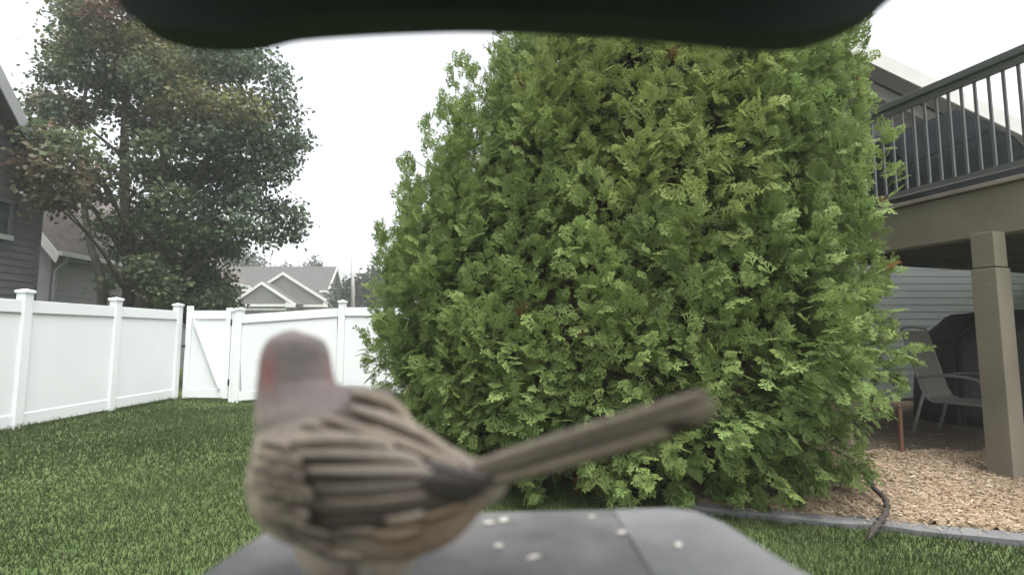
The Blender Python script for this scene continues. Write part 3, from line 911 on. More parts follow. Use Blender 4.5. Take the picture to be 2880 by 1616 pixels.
# left and right reach along the long axis, and half depth, by height: the left flank tapers, the right one is steep
zs = np.array([0.0, 0.25, 0.6, 1.0, 1.6, 2.2, 2.8, 3.4, 4.0, 4.6, 5.3, 6.0, 6.6])
rl = np.array([-1.58, -1.86, -1.97, -2.02, -1.99, -1.79, -1.40, -0.90, -0.38, 0.05, 0.45, 0.8, 1.1])
rr_ = np.array([1.52, 1.83, 2.02, 2.10, 2.09, 2.09, 2.07, 2.02, 1.94, 1.84, 1.68, 1.45, 1.2])
wd = np.array([1.10, 1.28, 1.36, 1.38, 1.36, 1.32, 1.28, 1.22, 1.15, 1.0, 0.8, 0.5, 0.1])
def arb_surface(phi, z):
    c, s = math.cos(phi), math.sin(phi)
    l_, r_ = np.interp(z, zs, rl), np.interp(z, zs, rr_)
    a, m_ = (r_ - l_) / 2, (r_ + l_) / 2
    b = np.interp(z, zs, wd)
    e = 0.8                                                  # a squarer outline than an ellipse
    px, py = m_ + a * math.copysign(abs(c) ** e, c), b * math.copysign(abs(s) ** e, s)
    return AC + AX * px + AYn * py + Vector((0, 0, z)), (AX * (c / a) + AYn * (s / b)).normalized()

def arborvitae():
    templates = [spray_template(k) for k in range(12)]
    tree = thing('arborvitae', 'huge dense green arborvitae in the middle of the yard', 'tree', AC)
    pos, dirs, nor, sc, colr = [], [], [], [], []
    r = random.Random(5)
    # plumes: upright flame shaped branch tips standing on the outline
    plumes = []
    tries = 0
    while len(plumes) < 900 and tries < 60000:
        tries += 1
        z = r.uniform(0.10, 6.3)
        phi = r.uniform(0, 2 * math.pi)
        if math.sin(phi) > 0.35 and r.random() < 0.75: continue   # the far side shows nothing: thinner
        p, n = arb_surface(phi, z)
        p = p - n * r.choice((0.02, 0.05, 0.09, 0.16, 0.28))
        if any((p - q[0]).length < 0.205 for q in plumes): continue
        plumes.append((p, n, z))
    print('plumes', len(plumes))
    for p, n, z in plumes:
        ax = (n * r.uniform(0.15, 0.5) + Vector((r.uniform(-.28, .28), r.uniform(-.28, .28), 0.3 + 0.7 * min(1, z / 2.0)))).normalized()
        if z < 0.5: ax = (n + Vector((0, 0, r.uniform(-0.35, 0.25)))).normalized()
        L = r.uniform(0.42, 0.9) * (0.6 if z < 0.6 else 1)
        W = L * r.uniform(0.28, 0.38)
        side = ax.cross(n if abs(ax.dot(n)) < 0.98 else Vector((1, 0, 0))).normalized()
        out = side.cross(ax).normalized()
        if out.dot(n) < 0: out = -out
        tone = r.gauss(0, 1)
        hue = r.random()
        # broad drifts of fresher, yellower growth
        drift = math.sin(p.x * 1.7 + 0.6) * math.sin(p.z * 1.3 + p.x * 0.5 - 0.4)
        tone += 0.9 * drift
        hue += 0.25 * drift
        if (p - Vector((1.05, 3.9, 2.9))).length < 0.85 or (p - Vector((1.2, 3.9, 2.3))).length < 0.5: hue, tone = 0.95, tone + 1.6
        m = int(22 + 42 * L)
        for i in range(m):
            t = r.random() ** 0.8                              # along the plume
            wd_ = W * (1 - t) ** 0.7
            th = r.uniform(-1.9, 1.9)                          # around its outer side
            rad = wd_ * math.sqrt(r.uniform(0.25, 1))
            o = side * math.sin(th) + out * math.cos(th)
            q = p + ax * (t * L - 0.12) + o * rad
            d = (side * (math.sin(th) * 0.9) + out * (math.cos(th) * 0.3) + ax * (0.25 + 1.0 * t) + Vector((r.gauss(0, .25), r.gauss(0, .25), r.gauss(0, .25) - (0.7 if z < 0.9 else 0.1))))
            pos.append(q); dirs.append(d)
            # the flat of each spray faces out and a little up
            nor.append(o * 0.7 + n * 0.5 + Vector((r.gauss(0, .38), r.gauss(0, .38), r.gauss(0, .38) + 0.9)))
            sc.append(r.choice((r.uniform(0.08, 0.13), r.uniform(0.12, 0.20))) * (1 - 0.25 * t))
            colr.append((tone * 0.5 + r.gauss(0, 0.6), hue, r.random()))
    # closed dark core standing for inner twigs, added to block the sky behind
    ph_n, z_n = 48, 30
    cv, cf = [], []
    for j in range(z_n + 1):
        z = 0.02 + 6.0 * j / z_n
        for i in range(ph_n):
            p, n = arb_surface(2 * math.pi * i / ph_n, z)
            ins = 0.52 + 0.10 * math.sin(i * 1.7 + j * 0.9) * math.sin(j * 1.3 + i * 0.4)
            ctr = AC + AX * float((np.interp(z, zs, rl) + np.interp(z, zs, rr_)) / 2) + Vector((0, 0, z))
            d = p - ctr
            q = ctr + d * max(0.05, (d.length - ins) / d.length)
            cv.append(q - AC)
    for j in range(z_n):
        for i in range(ph_n):
            cf.append((j * ph_n + i, j * ph_n + (i + 1) % ph_n, (j + 1) * ph_n + (i + 1) % ph_n, (j + 1) * ph_n + i))
    cf.append(tuple(range(z_n * ph_n, (z_n + 1) * ph_n)))
    link('inner_core', new_mesh('inner_core', cv, cf), M['bark_brown'], tree, AC)
    # inner shell of older, browner sprays
    n_out = len(pos)
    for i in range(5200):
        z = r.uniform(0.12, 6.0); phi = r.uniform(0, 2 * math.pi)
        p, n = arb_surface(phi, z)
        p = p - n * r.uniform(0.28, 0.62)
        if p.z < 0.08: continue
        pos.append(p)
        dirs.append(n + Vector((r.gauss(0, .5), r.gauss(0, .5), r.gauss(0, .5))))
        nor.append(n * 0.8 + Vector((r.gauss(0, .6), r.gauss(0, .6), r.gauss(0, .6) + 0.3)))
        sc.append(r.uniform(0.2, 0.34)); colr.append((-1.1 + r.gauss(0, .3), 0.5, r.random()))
    pos, dirs, nor = (np.array([tuple(v) for v in a]) for a in (pos, dirs, nor))
    sc = np.array(sc); colr = np.array(colr)
    R = orient(dirs, nor)
    Vs, Fs, Cs = [], [], []
    off = 0
    which = rng.integers(0, 12, len(pos))
    dark, mid, lite, yel = np.array((0.108, 0.162, 0.054)), np.array((0.178, 0.255, 0.080)), np.array((0.240, 0.322, 0.108)), np.array((0.290, 0.340, 0.106))
    for k, (TV, TT, tip) in enumerate(templates):
        s_ = which == k
        V, Fc = scatter(TV, TT, pos[s_], R[s_], sc[s_])
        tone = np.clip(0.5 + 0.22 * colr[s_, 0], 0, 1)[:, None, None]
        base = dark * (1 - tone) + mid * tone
        tipc = mid * (1 - tone) + lite * tone
        tipc = np.where((colr[s_, 1] > 0.62)[:, None, None], 0.6 * tipc + 0.4 * yel, tipc)
        c = base * (1 - tip[None, :, None]) + tipc * tip[None, :, None]
        fresh = (colr[s_, 1] == 0.95)[:, None, None]
        c = np.where(fresh, 0.35 * c + 0.65 * yel * (0.75 + 0.25 * tip[None, :, None]), c)
        brown = (colr[s_, 2] < 0.003)[:, None, None]
        c = np.where(brown, np.array((0.16, 0.075, 0.03)), c)
        Vs.append(V); Fs.append(Fc + off); Cs.append(c.reshape(-1, 3)); off += len(V)
    V, Fc, C = np.concatenate(Vs), np.concatenate(Fs), np.concatenate(Cs)
    V[:, 2] = np.maximum(V[:, 2], 0.015)
    print('arborvitae tris', len(Fc))
    link('crown', big_mesh('crown', V, Fc, C), M['needle'], tree)
    # trunks and main limbs
    rr = random.Random(3)
    for k in range(5):
        b = AC + AX * (-1.5 + 0.75 * k) + AYn * rr.uniform(-0.3, 0.3)
        top = AC + AX * (-1.1 + 0.6 * k) + Vector((0, 0, 5.2 - abs(k - 2.3) * 0.7))
        tube('trunk', [b + Vector((0, 0, -0.1)), b.lerp(top, 0.4) + Vector((rr.uniform(-.1, .1), rr.uniform(-.1, .1), 0)), top], [0.11, 0.075, 0.015], M['bark_brown'], tree, 8)
arborvitae()

# ------------------------------------------------------------------ broadleaf trees
LT = np.array([(0, 0, 0), (0.30, 0.30, 0.04), (0.46, 0.62, -0.06), (0.12, 0.66, 0.02), (0, 1.0, -0.1), (-0.12, 0.66, 0.02), (-0.46, 0.62, -0.06), (-0.30, 0.30, 0.04)])
LF = np.array([(0, 1, 3), (1, 2, 3), (0, 3, 5), (3, 4, 5), (0, 5, 7), (5, 6, 7)])
LT2 = np.array([(0, 0, 0), (0.38, 0.5, 0.05), (0, 1.0, -0.08), (-0.38, 0.5, 0.05)])
LF2 = np.array([(0, 1, 2), (0, 2, 3)])

def leaf_cloud(blobs, per_area, size, cols, tpl=(LT, LF), flat=0.75, twig=9, seed=1):
    """blobs: (centre, radius, colour index, density). leaves gather on small twig clumps inside each blob"""
    g = np.random.default_rng(seed)
    pos, dirs, nor, cs = [], [], [], []
    for c, rad, ci, dens in blobs:
        n = max(12, int(per_area * dens * rad ** 2))
        nt_ = max(4, n // twig)
        d = g.normal(size=(nt_, 3)); d /= np.linalg.norm(d, axis=1, keepdims=True)
        rr = g.uniform(0.15, 1.0, nt_) ** 0.55
        tc = np.array(c) + d * rr[:, None] * rad * np.array((1, 1, flat))
        w = g.integers(0, nt_, n)
        p = tc[w] + g.normal(0, size * 1.15, (n, 3)) * np.array((1, 1, 0.8))
        pos.append(p)
        dd_ = d[w] * 0.6 + g.normal(0, 0.8, (n, 3)); dd_[:, 2] -= 0.5
        dirs.append(dd_)
        nn = g.normal(0, 0.7, (n, 3)); nn[:, 2] += 0.9
        nor.append(nn)
        col = np.array(cols[ci])
        cc = col * g.uniform(0.65, 1.35, (n, 1)) * g.uniform(0.9, 1.1, (n, 3))
        cs.append(cc)
    pos, dirs, nor, cs = map(np.concatenate, (pos, dirs, nor, cs))
    R = orient(dirs, nor)
    sc = size * g.uniform(0.7, 1.25, len(pos))
    V, Fc = scatter(tpl[0], tpl[1], pos, R, sc)
    return V, Fc, np.repeat(cs, len(tpl[0]), 0)

MAPLE = [(0.092, 0.116, 0.060), (0.082, 0.114, 0.072), (0.150, 0.152, 0.072), (0.128, 0.092, 0.064), (0.108, 0.104, 0.064)]
def maple():
    MY = 12.6
    base = P(372, 860, MY); base.z = 0
    t = thing('maple_tree', 'large maple with several trunks and reddish tinged leaves behind the fence', 'tree', base)
    r = random.Random(21)
    B = []     # u, v, radius px, colour, density, depth offset
    spec = [
        # crown top and upper left
        (200, 20, 60, 0), (290, 0, 80, 3), (390, 10, 80, 0), (250, 90, 75, 0), (350, 110, 85, 3), (180, 130, 55, 1), (150, 210, 45, 1),
        (240, 190, 75, 0), (330, 220, 75, 3), (430, 100, 80, 2), (520, 60, 80, 1), (600, 110, 75, 1), (680, 120, 55, 1), (500, 160, 85, 2),
        (430, 230, 80, 0), (560, 210, 85, 1), (650, 190, 75, 1), (740, 190, 50, 1), (790, 230, 35, 1), (110, 290, 45, 1), (170, 300, 65, 4),
        (240, 310, 60, 0), (400, 320, 65, 0), (500, 300, 85, 2), (590, 310, 85, 1), (690, 290, 75, 1), (770, 300, 50, 1), (820, 320, 35, 1),
        (90, 370, 45, 3), (150, 390, 60, 3), (210, 400, 45, 0), (420, 400, 60, 0), (500, 400, 80, 0), (590, 400, 85, 1), (690, 390, 80, 1),
        (770, 390, 55, 1), (825, 390, 35, 1), (105, 460, 45, 3), (165, 480, 55, 4), (400, 470, 50, 0), (470, 490, 65, 0), (560, 480, 70, 1), (650, 480, 75, 1),
        (740, 470, 60, 1), (795, 450, 40, 1), (120, 535, 45, 4), (185, 555, 45, 4), (260, 540, 45, 4), (470, 560, 55, 0), (550, 570, 55, 1), (640, 560, 60, 1), (710, 560, 45, 1),
        (760, 590, 45, 1), (820, 610, 40, 1), (845, 650, 28, 1), (770, 650, 45, 1), (690, 640, 55, 1), (610, 640, 60, 1), (530, 640, 55, 0), (450, 640, 55, 0),
        (300, 640, 45, 0), (370, 620, 45, 0), (350, 540, 40, 0), (640, 700, 45, 1), (570, 710, 55, 1), (480, 710, 60, 0), (400, 700, 50, 0),
        (340, 720, 35, 0), (540, 780, 55, 0), (610, 770, 45, 1), (470, 790, 50, 0),
        (230, 500, 45, 3), (430, 760, 50, 0), (510, 840, 45, 0), (400, 580, 40, 0), (590, 840, 45, 1), (300, 790, 25, 0),
        (310, 290, 35, 0), (280, 440, 25, 0), (340, 420, 22, 0), (300, 500, 30, 0),
    ]
    ctr = Vector((0, 0, 0))
    blobs, centres = [], []
    for (u, v, rp, ci) in spec:
        for rep in range(2):
            yy = MY + r.uniform(-1.7, 1.7) * (0.4 if u > 750 else 1)
            if u < 215 and v > 380: yy = 9.3 + r.uniform(-0.5, 0.5)
            c = P(u + r.uniform(-18, 18), v + r.uniform(-18, 18), yy)
            rad = rp / F * yy * r.uniform(0.8, 1.1)
            dn_ = 1.0 if u < 700 else 0.85
            blobs.append((tuple(c), rad, ci if r.random() < 0.8 else r.choice((0, 1, 2)), dn_))
            if rep == 0: centres.append(c)
    V, Fc, C = leaf_cloud(blobs, 1650, 0.115, MAPLE, (LT2, LF2), seed=4)
    print('maple tris', len(Fc))
    link('crown', big_mesh('crown', V, Fc, C), M['leaf'], t)
    # trunks: several stems from one base, limbs out to the leaf masses
    stems = [[(300, 870), (285, 800), (255, 690), (235, 560), (225, 400), (250, 200), (280, 40)],
             [(365, 870), (365, 790), (355, 650), (350, 480), (352, 300), (360, 120), (380, -20)],
             [(395, 880), (410, 780), (430, 640), (455, 480), (480, 300), (500, 120)],
             [(405, 880), (440, 760), (500, 620), (570, 480), (640, 330), (690, 200)]]
    radii = [0.11, 0.17, 0.19, 0.13]
    allp = []
    for k, (st_, rd) in enumerate(zip(stems, radii)):
        yy = MY + (-0.25, 0.2, -0.05, 0.35)[k]
        pts = [P(u, v, yy + 0.15 * i * (-1) ** k) for i, (u, v) in enumerate(st_)]
        pts[0].z = -0.1
        sm = smooth_path(pts, 5)
        tube('trunk', sm, [rd * (1 - 0.85 * i / len(sm)) for i in range(len(sm))], M['bark'], t, 10)
        allp += [(Vector(q), rd * (1 - 0.85 * i / len(sm))) for i, q in enumerate(sm)]
    for c in centres:
        cand = [(q, rd) for q, rd in allp if q.z < c.z - 0.15]
        if not cand: continue
        q, rd = min(cand, key=lambda a: (a[0] - c).length + 0.5 * abs((c.z - a[0].z) - 0.6 * (c - a[0]).xy.length))
        m = q.lerp(c, 0.5) + Vector((r.uniform(-.1, .1), r.uniform(-.1, .1), 0.08 * (c - q).length))
        r0 = min(rd * 0.5, 0.05)
        tube('limb', smooth_path([q, m, c], 3), [max(0.006, r0 * (1 - 0.8 * i / 6)) for i in range(7)], M['bark'], t, 5)
maple()

def bush(name, label, cat, spec, Y, cols, size, per, spread=0.6, seed=1, trunk=None, tpl=(LT2, LF2), group=None):
    r = random.Random(seed)
    blobs = []
    for (u, v, rp, ci) in spec:
        for _ in range(2):
            yy = Y + r.uniform(-spread, spread)
            blobs.append((tuple(P(u + r.uniform(-.3, .3) * rp, v + r.uniform(-.3, .3) * rp, yy)), rp / F * yy, ci, 1.0))
    bs = P(spec[0][0], 940, Y); bs.z = 0
    t = thing(name, label, cat, bs, group)
    V, Fc, C = leaf_cloud(blobs, per, size, cols, tpl, 0.85, 9, seed)
    link('crown', big_mesh('crown', V, Fc, C), M['far_leaf'], t)
    zc = max(b[0][2] for b in blobs)
    tube('trunk', [bs + Vector((0, 0, -0.1)), bs + Vector((0.05, 0, zc * 0.5)), bs + Vector((0, 0, zc))], [0.02 + zc * 0.02, 0.015 + zc * 0.012, 0.01], M['bark'], t, 7)
    return t
DK = [(0.072, 0.088, 0.052), (0.085, 0.098, 0.068), (0.1, 0.11, 0.07)]
FD = [(0.026, 0.034, 0.021), (0.034, 0.042, 0.028), (0.04, 0.05, 0.03)]
bush('leafy_shrub', 'dark leafy shrub behind the gate below the maple', 'shrub',
     [(560, 800, 60, 0), (500, 830, 55, 0), (610, 820, 50, 1), (450, 840, 45, 0), (640, 850, 35, 1), (550, 860, 60, 0)], 14.0, DK, 0.09, 1700, 0.7, 3)
bush('background_tree', 'round topped tree showing over the left end of the far roof', 'tree',
     [(700, 750, 30, 1), (660, 745, 30, 1), (630, 735, 30, 1), (735, 752, 22, 1), (715, 735, 20, 1), (690, 725, 16, 1), (600, 740, 30, 1)], 78.0, FD, 0.5, 60, 3.0, 4)
bush('background_conifer', 'small pointed evergreen poking up behind the far roof ridge', 'tree',
     [(880, 752, 18, 1), (882, 738, 11, 1), (882, 729, 6, 1), (866, 752, 9, 1), (896, 754, 9, 1)], 80.0, FD, 0.42, 110, 1.0, 5)
bush('background_tree', 'low dark treetop just over the middle of the far roof', 'tree',
     [(800, 757, 12, 0), (780, 758, 8, 0), (806, 751, 7, 0)], 80.0, FD, 0.42, 90, 1.0, 6)
bush('background_tree', 'dark trees beyond the pole between far house and evergreen', 'tree',
     [(985, 830, 40, 0), (1020, 815, 38, 0), (1050, 800, 45, 0), (965, 850, 30, 0), (1000, 795, 15, 1), (970, 800, 14, 1), (1090, 830, 60, 0), (1030, 860, 40, 0)], 48.0, FD, 0.34, 170, 1.5, 7)

# ------------------------------------------------------------------ bird feeder
TZ = H - 0.078                        # tray surface
feeder = thing('bird_feeder', 'grey plastic bird feeder tray under a black arched hood in the foreground', 'bird feeder', (0, 0, TZ))
def px(u, v, z=TZ): return G(u, v, z)
outline = [px(560, 1616), px(650, 1552), px(735, 1498), px(840, 1462), px(1000, 1447), px(1200, 1440), px(1400, 1437), px(1700, 1430), px(1880, 1428), px(1965, 1438), px(2040, 1470), px(2110, 1516), px(2200, 1575), px(2290, 1625)]
left_back, right_back = Vector((outline[0].x - 0.012, -0.06, TZ)), Vector((outline[-1].x + 0.012, -0.06, TZ))
tray_poly = [left_back] + outline + [right_back]
prism('tray', tray_poly, (0, 0, -0.012), M['plastic'], feeder, 0.0012)
# raised flange on the tray's right, extra sky light put into its paler colour
fl = [px(1722, 1436, TZ), px(1880, 1431, TZ), px(1960, 1442, TZ), px(2036, 1474, TZ), px(2106, 1519, TZ), px(2195, 1577, TZ), px(2283, 1625, TZ), right_back + Vector((-0.002, 0, 0)), Vector((px(1830, 1616).x + 0.004, -0.06, TZ)), px(1832, 1616), px(1775, 1520)]
prism('tray_flange', [p + Vector((0, 0, 0.0003)) for p in fl], (0, 0, 0.0005), M['plastic_rim'], feeder, 0.0002)
# hood: lower lip as it hangs, black and curved, and the roof over it
K = 2880 / 2575
lip = [(262, -40), (285, 0), (310, 42), (375, 74), (470, 90), (590, 90), (655, 78), (720, 64), (900, 51), (1100, 43), (1240, 43), (1400, 48), (1600, 60), (1850, 84), (1960, 92), (2050, 88), (2110, 75), (2180, 48), (2250, 6), (2290, -40)]
LY = 0.150
low = [P(u * K, v * K - 18, LY) for u, v in lip]
low = [Vector(p) for p in smooth_path([tuple(p) for p in low], 3)]
zt = max(p.z for p in low) + 0.012
x0, x1 = low[0].x, low[-1].x
top = [Vector((x1 + (x0 - x1) * i / 20, LY, zt + 0.022 * math.sin(math.pi * i / 20))) for i in range(21)]
prism('hood_lip', low + top, (0, 0.012, 0), M['hood'], feeder)
roof_pts = [Vector((p.x, LY + 0.013, p.z + 0.0006)) for p in top]
prism('hood_roof', roof_pts + [p + Vector((0, 0, 0.006)) for p in reversed(roof_pts)], (0, -0.26, 0), M['hood'], feeder)
# housing behind the lens, joining tray and roof, and the pole under it
box('housing', (0, -0.055, (TZ + zt) / 2 - 0.002), (0.20, 0.06, zt - TZ - 0.006), M['plastic'], feeder, None, 0.008)
tube('lens_ring', [(0, -0.026, H), (0, -0.016, H)], 0.012, M['hood'], feeder, 20)
tube('pole', [(0, 0.02, -0.2), (0, 0.02, TZ - 0.012)], 0.014, M['black_metal'], feeder, 12)
tube('pole_collar', [(0, 0.02, TZ - 0.05), (0, 0.02, TZ - 0.0125)], [0.018, 0.035], M['black_metal'], feeder, 16)

# pale seeds and husks left on the tray
def seed_obj(u, v, L, W, yaw_, label, z=TZ):
    V, Fc = [], []
    seg, rings = 8, 6
    L, W = L * 0.85, W * 0.8
    for i in range(rings + 1):
        t = i / rings
        rr = math.sin(math.pi * t) ** 0.8 * (1 - 0.25 * t)
        for k in range(seg):
            a = 2 * math.pi * k / seg
            V.append(((t - 0.5) * L, math.cos(a) * rr * W / 2, math.sin(a) * rr * W * 0.28))
    for i in range(rings):
        for k in range(seg):
            Fc.append((i * seg + k, i * seg + (k + 1) % seg, (i + 1) * seg + (k + 1) % seg, (i + 1) * seg + k))
    o = link('seed', new_mesh('seed', V, Fc, smooth=True), M['seed'], None, px(u, v, z) + Vector((0, 0, W * 0.26)))
    o.rotation_euler = (0, 0, yaw_)
    tag(o, label, 'seed', 'pale seeds on the feeder tray')
seed_obj(1375, 1473, 0.0062, 0.0030, 0.1, 'pale seed touching its twin near the far tray edge, left one')
seed_obj(1417, 1467, 0.0060, 0.0042, 0.7, 'pale seed touching its twin near the far tray edge, right one')
seed_obj(1402, 1540, 0.0044, 0.0036, 0.4, 'round pale seed alone in the middle of the tray nearest the finch')
seed_obj(1750, 1500, 0.0052, 0.0030, 0.3, 'pale seed beside the edge of the lighter tray flange', TZ + 0.0008)
seed_obj(1908, 1536, 0.0046, 0.0034, 0.9, 'pale seed lying alone on the lighter flange near the tray edge', TZ + 0.0008)
seed_obj(1665, 1454, 0.0036, 0.0020, 0.2, 'tiny faint seed close to the far edge of the tray')
seed_obj(1500, 1570, 0.0075, 0.0028, 0.5, 'flat long husk on the tray centre right of the round seed')

# ------------------------------------------------------------------ the finch
def finch():
    S = [  # u, v, depth, radius px
        (838, 930, 0.172, 8), (836, 938, 0.172, 42), (834, 958, 0.172, 76), (830, 1000, 0.171, 93), (830, 1050, 0.170, 99), (834, 1105, 0.169, 110),
        (848, 1155, 0.167, 128), (884, 1215, 0.165, 190), (928, 1280, 0.162, 232), (992, 1330, 0.159, 212), (1070, 1374, 0.156, 186),
        (1150, 1394, 0.153, 162), (1235, 1398, 0.150, 122), (1320, 1365, 0.147, 78), (1390, 1345, 0.145, 52), (1430, 1336, 0.144, 20)]
    C = np.array([tuple(P(u, v, d)) for u, v, d, r in S])
    Rd = np.array([r / F * d for u, v, d, r in S])
    m = 5
    path = np.array(smooth_path(C, m)); rads = np.array(smooth_path([(r, 0, 0) for r in Rd], m))[:, 0]
    seg = 36
    V, Fc = [], []
    n = len(path)
    view = np.array((0.05, 1.0, -0.25)); view /= np.linalg.norm(view)
    for i in range(n):
        tq = path[min(i + 2, n - 1)] - path[max(i - 2, 0)]
        tq /= np.linalg.norm(tq)
        a = np.cross(tq, view); a /= np.linalg.norm(a)
        b = np.cross(a, tq)
        for k in range(seg):
            an = 2 * math.pi * k / seg
            deep = 0.95 if math.sin(an) > 0 else 0.80
            V.append(path[i] + (a * math.cos(an) + b * math.sin(an) * deep) * rads[i])
    for i in range(n - 1):
        for k in range(seg):
            Fc.append((i * seg + k, i * seg + (k + 1) % seg, (i + 1) * seg + (k + 1) % seg, (i + 1) * seg + k))
    Fc.append(tuple(range(seg))[::-1]); Fc.append(tuple(range((n - 1) * seg, n * seg)))
    V = np.array(V)
    # plumage pigment by place on the body
    c_, s_ = math.cos(PITCH), math.sin(PITCH)
    q = V - np.array((0, 0, H))
    dep = q[:, 1] * c_ + q[:, 2] * s_; upc = -q[:, 1] * s_ + q[:, 2] * c_
    U, W = 1440 + F * q[:, 0] / dep, 808 - F * upc / dep
    head, nape, back, flank, red = (np.array(c) for c in ((0.325, 0.28, 0.268), (0.42, 0.36, 0.325), (0.50, 0.42, 0.345), (0.47, 0.36, 0.26), (0.42, 0.16, 0.17)))
    sst = lambda x, a, b: np.clip((x - a) / (b - a), 0, 1) ** 2 * (3 - 2 * np.clip((x - a) / (b - a), 0, 1))
    col = np.tile(head, (len(V), 1))
    k = sst(W, 1090, 1190)[:, None]; col = col * (1 - k) + nape * k
    k = sst(W, 1180, 1260)[:, None]; col = col * (1 - k) + back * k
    st = 0.5 + 0.5 * np.sin((U * 0.55 + W) * 0.075 + 0.8 * np.sin(U * 0.02))
    k = (sst(W, 1130, 1200) * (1 - sst(W, 1380, 1430)) * sst(st, 0.45, 0.85) * 0.5)[:, None]; col = col * (1 - k) + np.array((0.10, 0.085, 0.07)) * k
    k = (sst(U, 960, 1120) * sst(W, 1385, 1450))[:, None]; col = col * (1 - k) + flank * k
    st2 = 0.5 + 0.5 * np.sin((U * -0.35 + W) * 0.085)
    k = (sst(W, 1430, 1480) * (1 - sst(U, 900, 1050)) * sst(st2, 0.35, 0.8) * 0.65)[:, None]; col = col * (1 - k) + np.array((0.12, 0.095, 0.07)) * k
    k = (np.exp(-((U - 752) / 26) ** 2 - ((W - 1045) / 62) ** 2) + np.exp(-((U - 930) / 14) ** 2 - ((W - 1045) / 50) ** 2) * 0.5)[:, None] * 0.8
    k = np.clip(k, 0, 1); col = col * (1 - k) + red * k
    k = (np.exp(-((U - 830) / 120) ** 2 - ((W - 1000) / 25) ** 2) * 0.35)[:, None]; col = col * (1 - k) + np.array((0.25, 0.22, 0.22)) * k
    base = Vector((float(P(1010, 1500, 0.16).x), 0.16, TZ))
    bird = thing('finch', 'brown streaked finch with a faint reddish head perched on the feeder tray, seen from behind', 'bird', base)
    bo = link('body', new_mesh('body', V, Fc, col, True), M['feather'], bird)
    bvh = BVHTree.FromPolygons([Vector(v) for v in V], Fc)
    camp = Vector((0, 0, H))
    def on_body(u, v, lift):
        d = ray(u, v).normalized()
        hit = bvh.ray_cast(camp, d)
        if hit[0] is not None:
            return hit[0] - d * lift, hit[0]
        near = bvh.find_nearest(camp + d * 0.160)
        return near[0] - d * lift, near[0]
    def feather(name, parent, path_px, w, lift, c_mid, c_edge, tip=0.35, depths=None, edge_in=0.5, split=None):
        pp_ = smooth_path([(a, b, 0) for a, b in path_px], 6)
        npt = len(pp_)
        V, Fc, cc = [], [], []
        pts3 = []
        for i, q in enumerate(pp_):
            t = i / (npt - 1)
            if depths is not None:
                pts3.append(P(q[0], q[1], depths[0] + (depths[1] - depths[0]) * t))
            else:
                pts3.append(on_body(q[0], q[1], lift + 0.0006 * t)[0])
        # smooth the centre line so that it does not pick up every facet
        for _ in range(3):
            pts3 = [pts3[0]] + [(pts3[i - 1] + pts3[i] * 2 + pts3[i + 1]) / 4 for i in range(1, npt - 1)] + [pts3[-1]]
        for i, p in enumerate(pts3):
            t = i / (npt - 1)
            tg = (pts3[min(i + 1, npt - 1)] - pts3[max(i - 1, 0)]).normalized()
            vd = (p - camp).normalized()
            sd_ = tg.cross(vd).normalized()
            prof = min(1, 0.35 + t * 3.0) * (1 if t < 1 - tip else math.sqrt(max(0.0, 1 - ((t - 1 + tip) / tip) ** 2)) * 0.9 + 0.1)
            hw = w / F * p.y / 2 * prof
            across = ((-1, c_mid, 0.0), (-0.6, c_mid, 0.5), (split - 0.12, c_mid, 0.8), (split + 0.12, c_edge, 0.8), (0.6, c_edge, 0.5), (1, c_edge, 0.0)) if split is not None else ((-1, c_edge, 0.0), (-edge_in, c_edge, 0.5), (-edge_in * 0.7, c_mid, 0.8), (edge_in * 0.7, c_mid, 0.8), (edge_in, c_edge, 0.5), (1, c_edge, 0.0))
            for e, colr, cam_ in across:
                V.append(p + sd_ * hw * e - vd * 0.0012 * cam_); cc.append(colr)
        for i in range(npt - 1):
            for j in range(5):
                Fc.append((i * 6 + j, i * 6 + j + 1, (i + 1) * 6 + j + 1, (i + 1) * 6 + j))
        n0 = len(V)                                            # a thin underside
        for i in range(npt):
            vd = (pts3[i] - camp).normalized()
            V.append(pts3[i] + vd * 0.0007); cc.append(c_mid)
        for i in range(npt - 1):
            Fc.append((i * 6, (i + 1) * 6, n0 + i + 1, n0 + i)); Fc.append((i * 6 + 5, n0 + i, n0 + i + 1, (i + 1) * 6 + 5))
        c0 = Vector(V[0])
        return link(name, new_mesh(name, [Vector(v) - c0 for v in V], Fc, cc, True), M['feather'], parent, c0)
    brown, dkb, buff, pale = (0.20, 0.168, 0.14), (0.12, 0.10, 0.085), (0.58, 0.48, 0.385), (0.66, 0.56, 0.465)
    # near wing: coverts, then long flight feathers that run back to the rump
    wing_n = thing('wing', None, None, (0, 0, 0)); wing_n.parent = bird; wing_n.matrix_parent_inverse = Matrix.Translation(-bird.location)
    wing_f = thing('wing', None, None, (0, 0, 0)); wing_f.parent = bird; wing_f.matrix_parent_inverse = Matrix.Translation(-bird.location)
    FL = [([(800, 1440), (930, 1452), (1080, 1440), (1230, 1408), (1330, 1385)], 62, dkb, brown),
          ([(765, 1408), (900, 1412), (1060, 1408), (1220, 1388), (1325, 1372)], 58, brown, buff),
          ([(740, 1372), (880, 1370), (1040, 1372), (1200, 1362), (1300, 1355)], 56, brown, (0.33, 0.30, 0.25)),
          ([(725, 1335), (860, 1325), (1020, 1330), (1160, 1332), (1260, 1338)], 58, dkb, pale),
          ([(720, 1298), (840, 1280), (980, 1282), (1100, 1290), (1190, 1305)], 56, dkb, pale),
          ([(735, 1262), (840, 1242), (950, 1240), (1040, 1246), (1110, 1258)], 50, brown, pale)]
    for i, (pth, w, cm, ce) in enumerate(FL):
        feather('feather', wing_n, pth, w, 0.0016 + 0.0007 * i, cm, ce, 0.3, split=0.0)
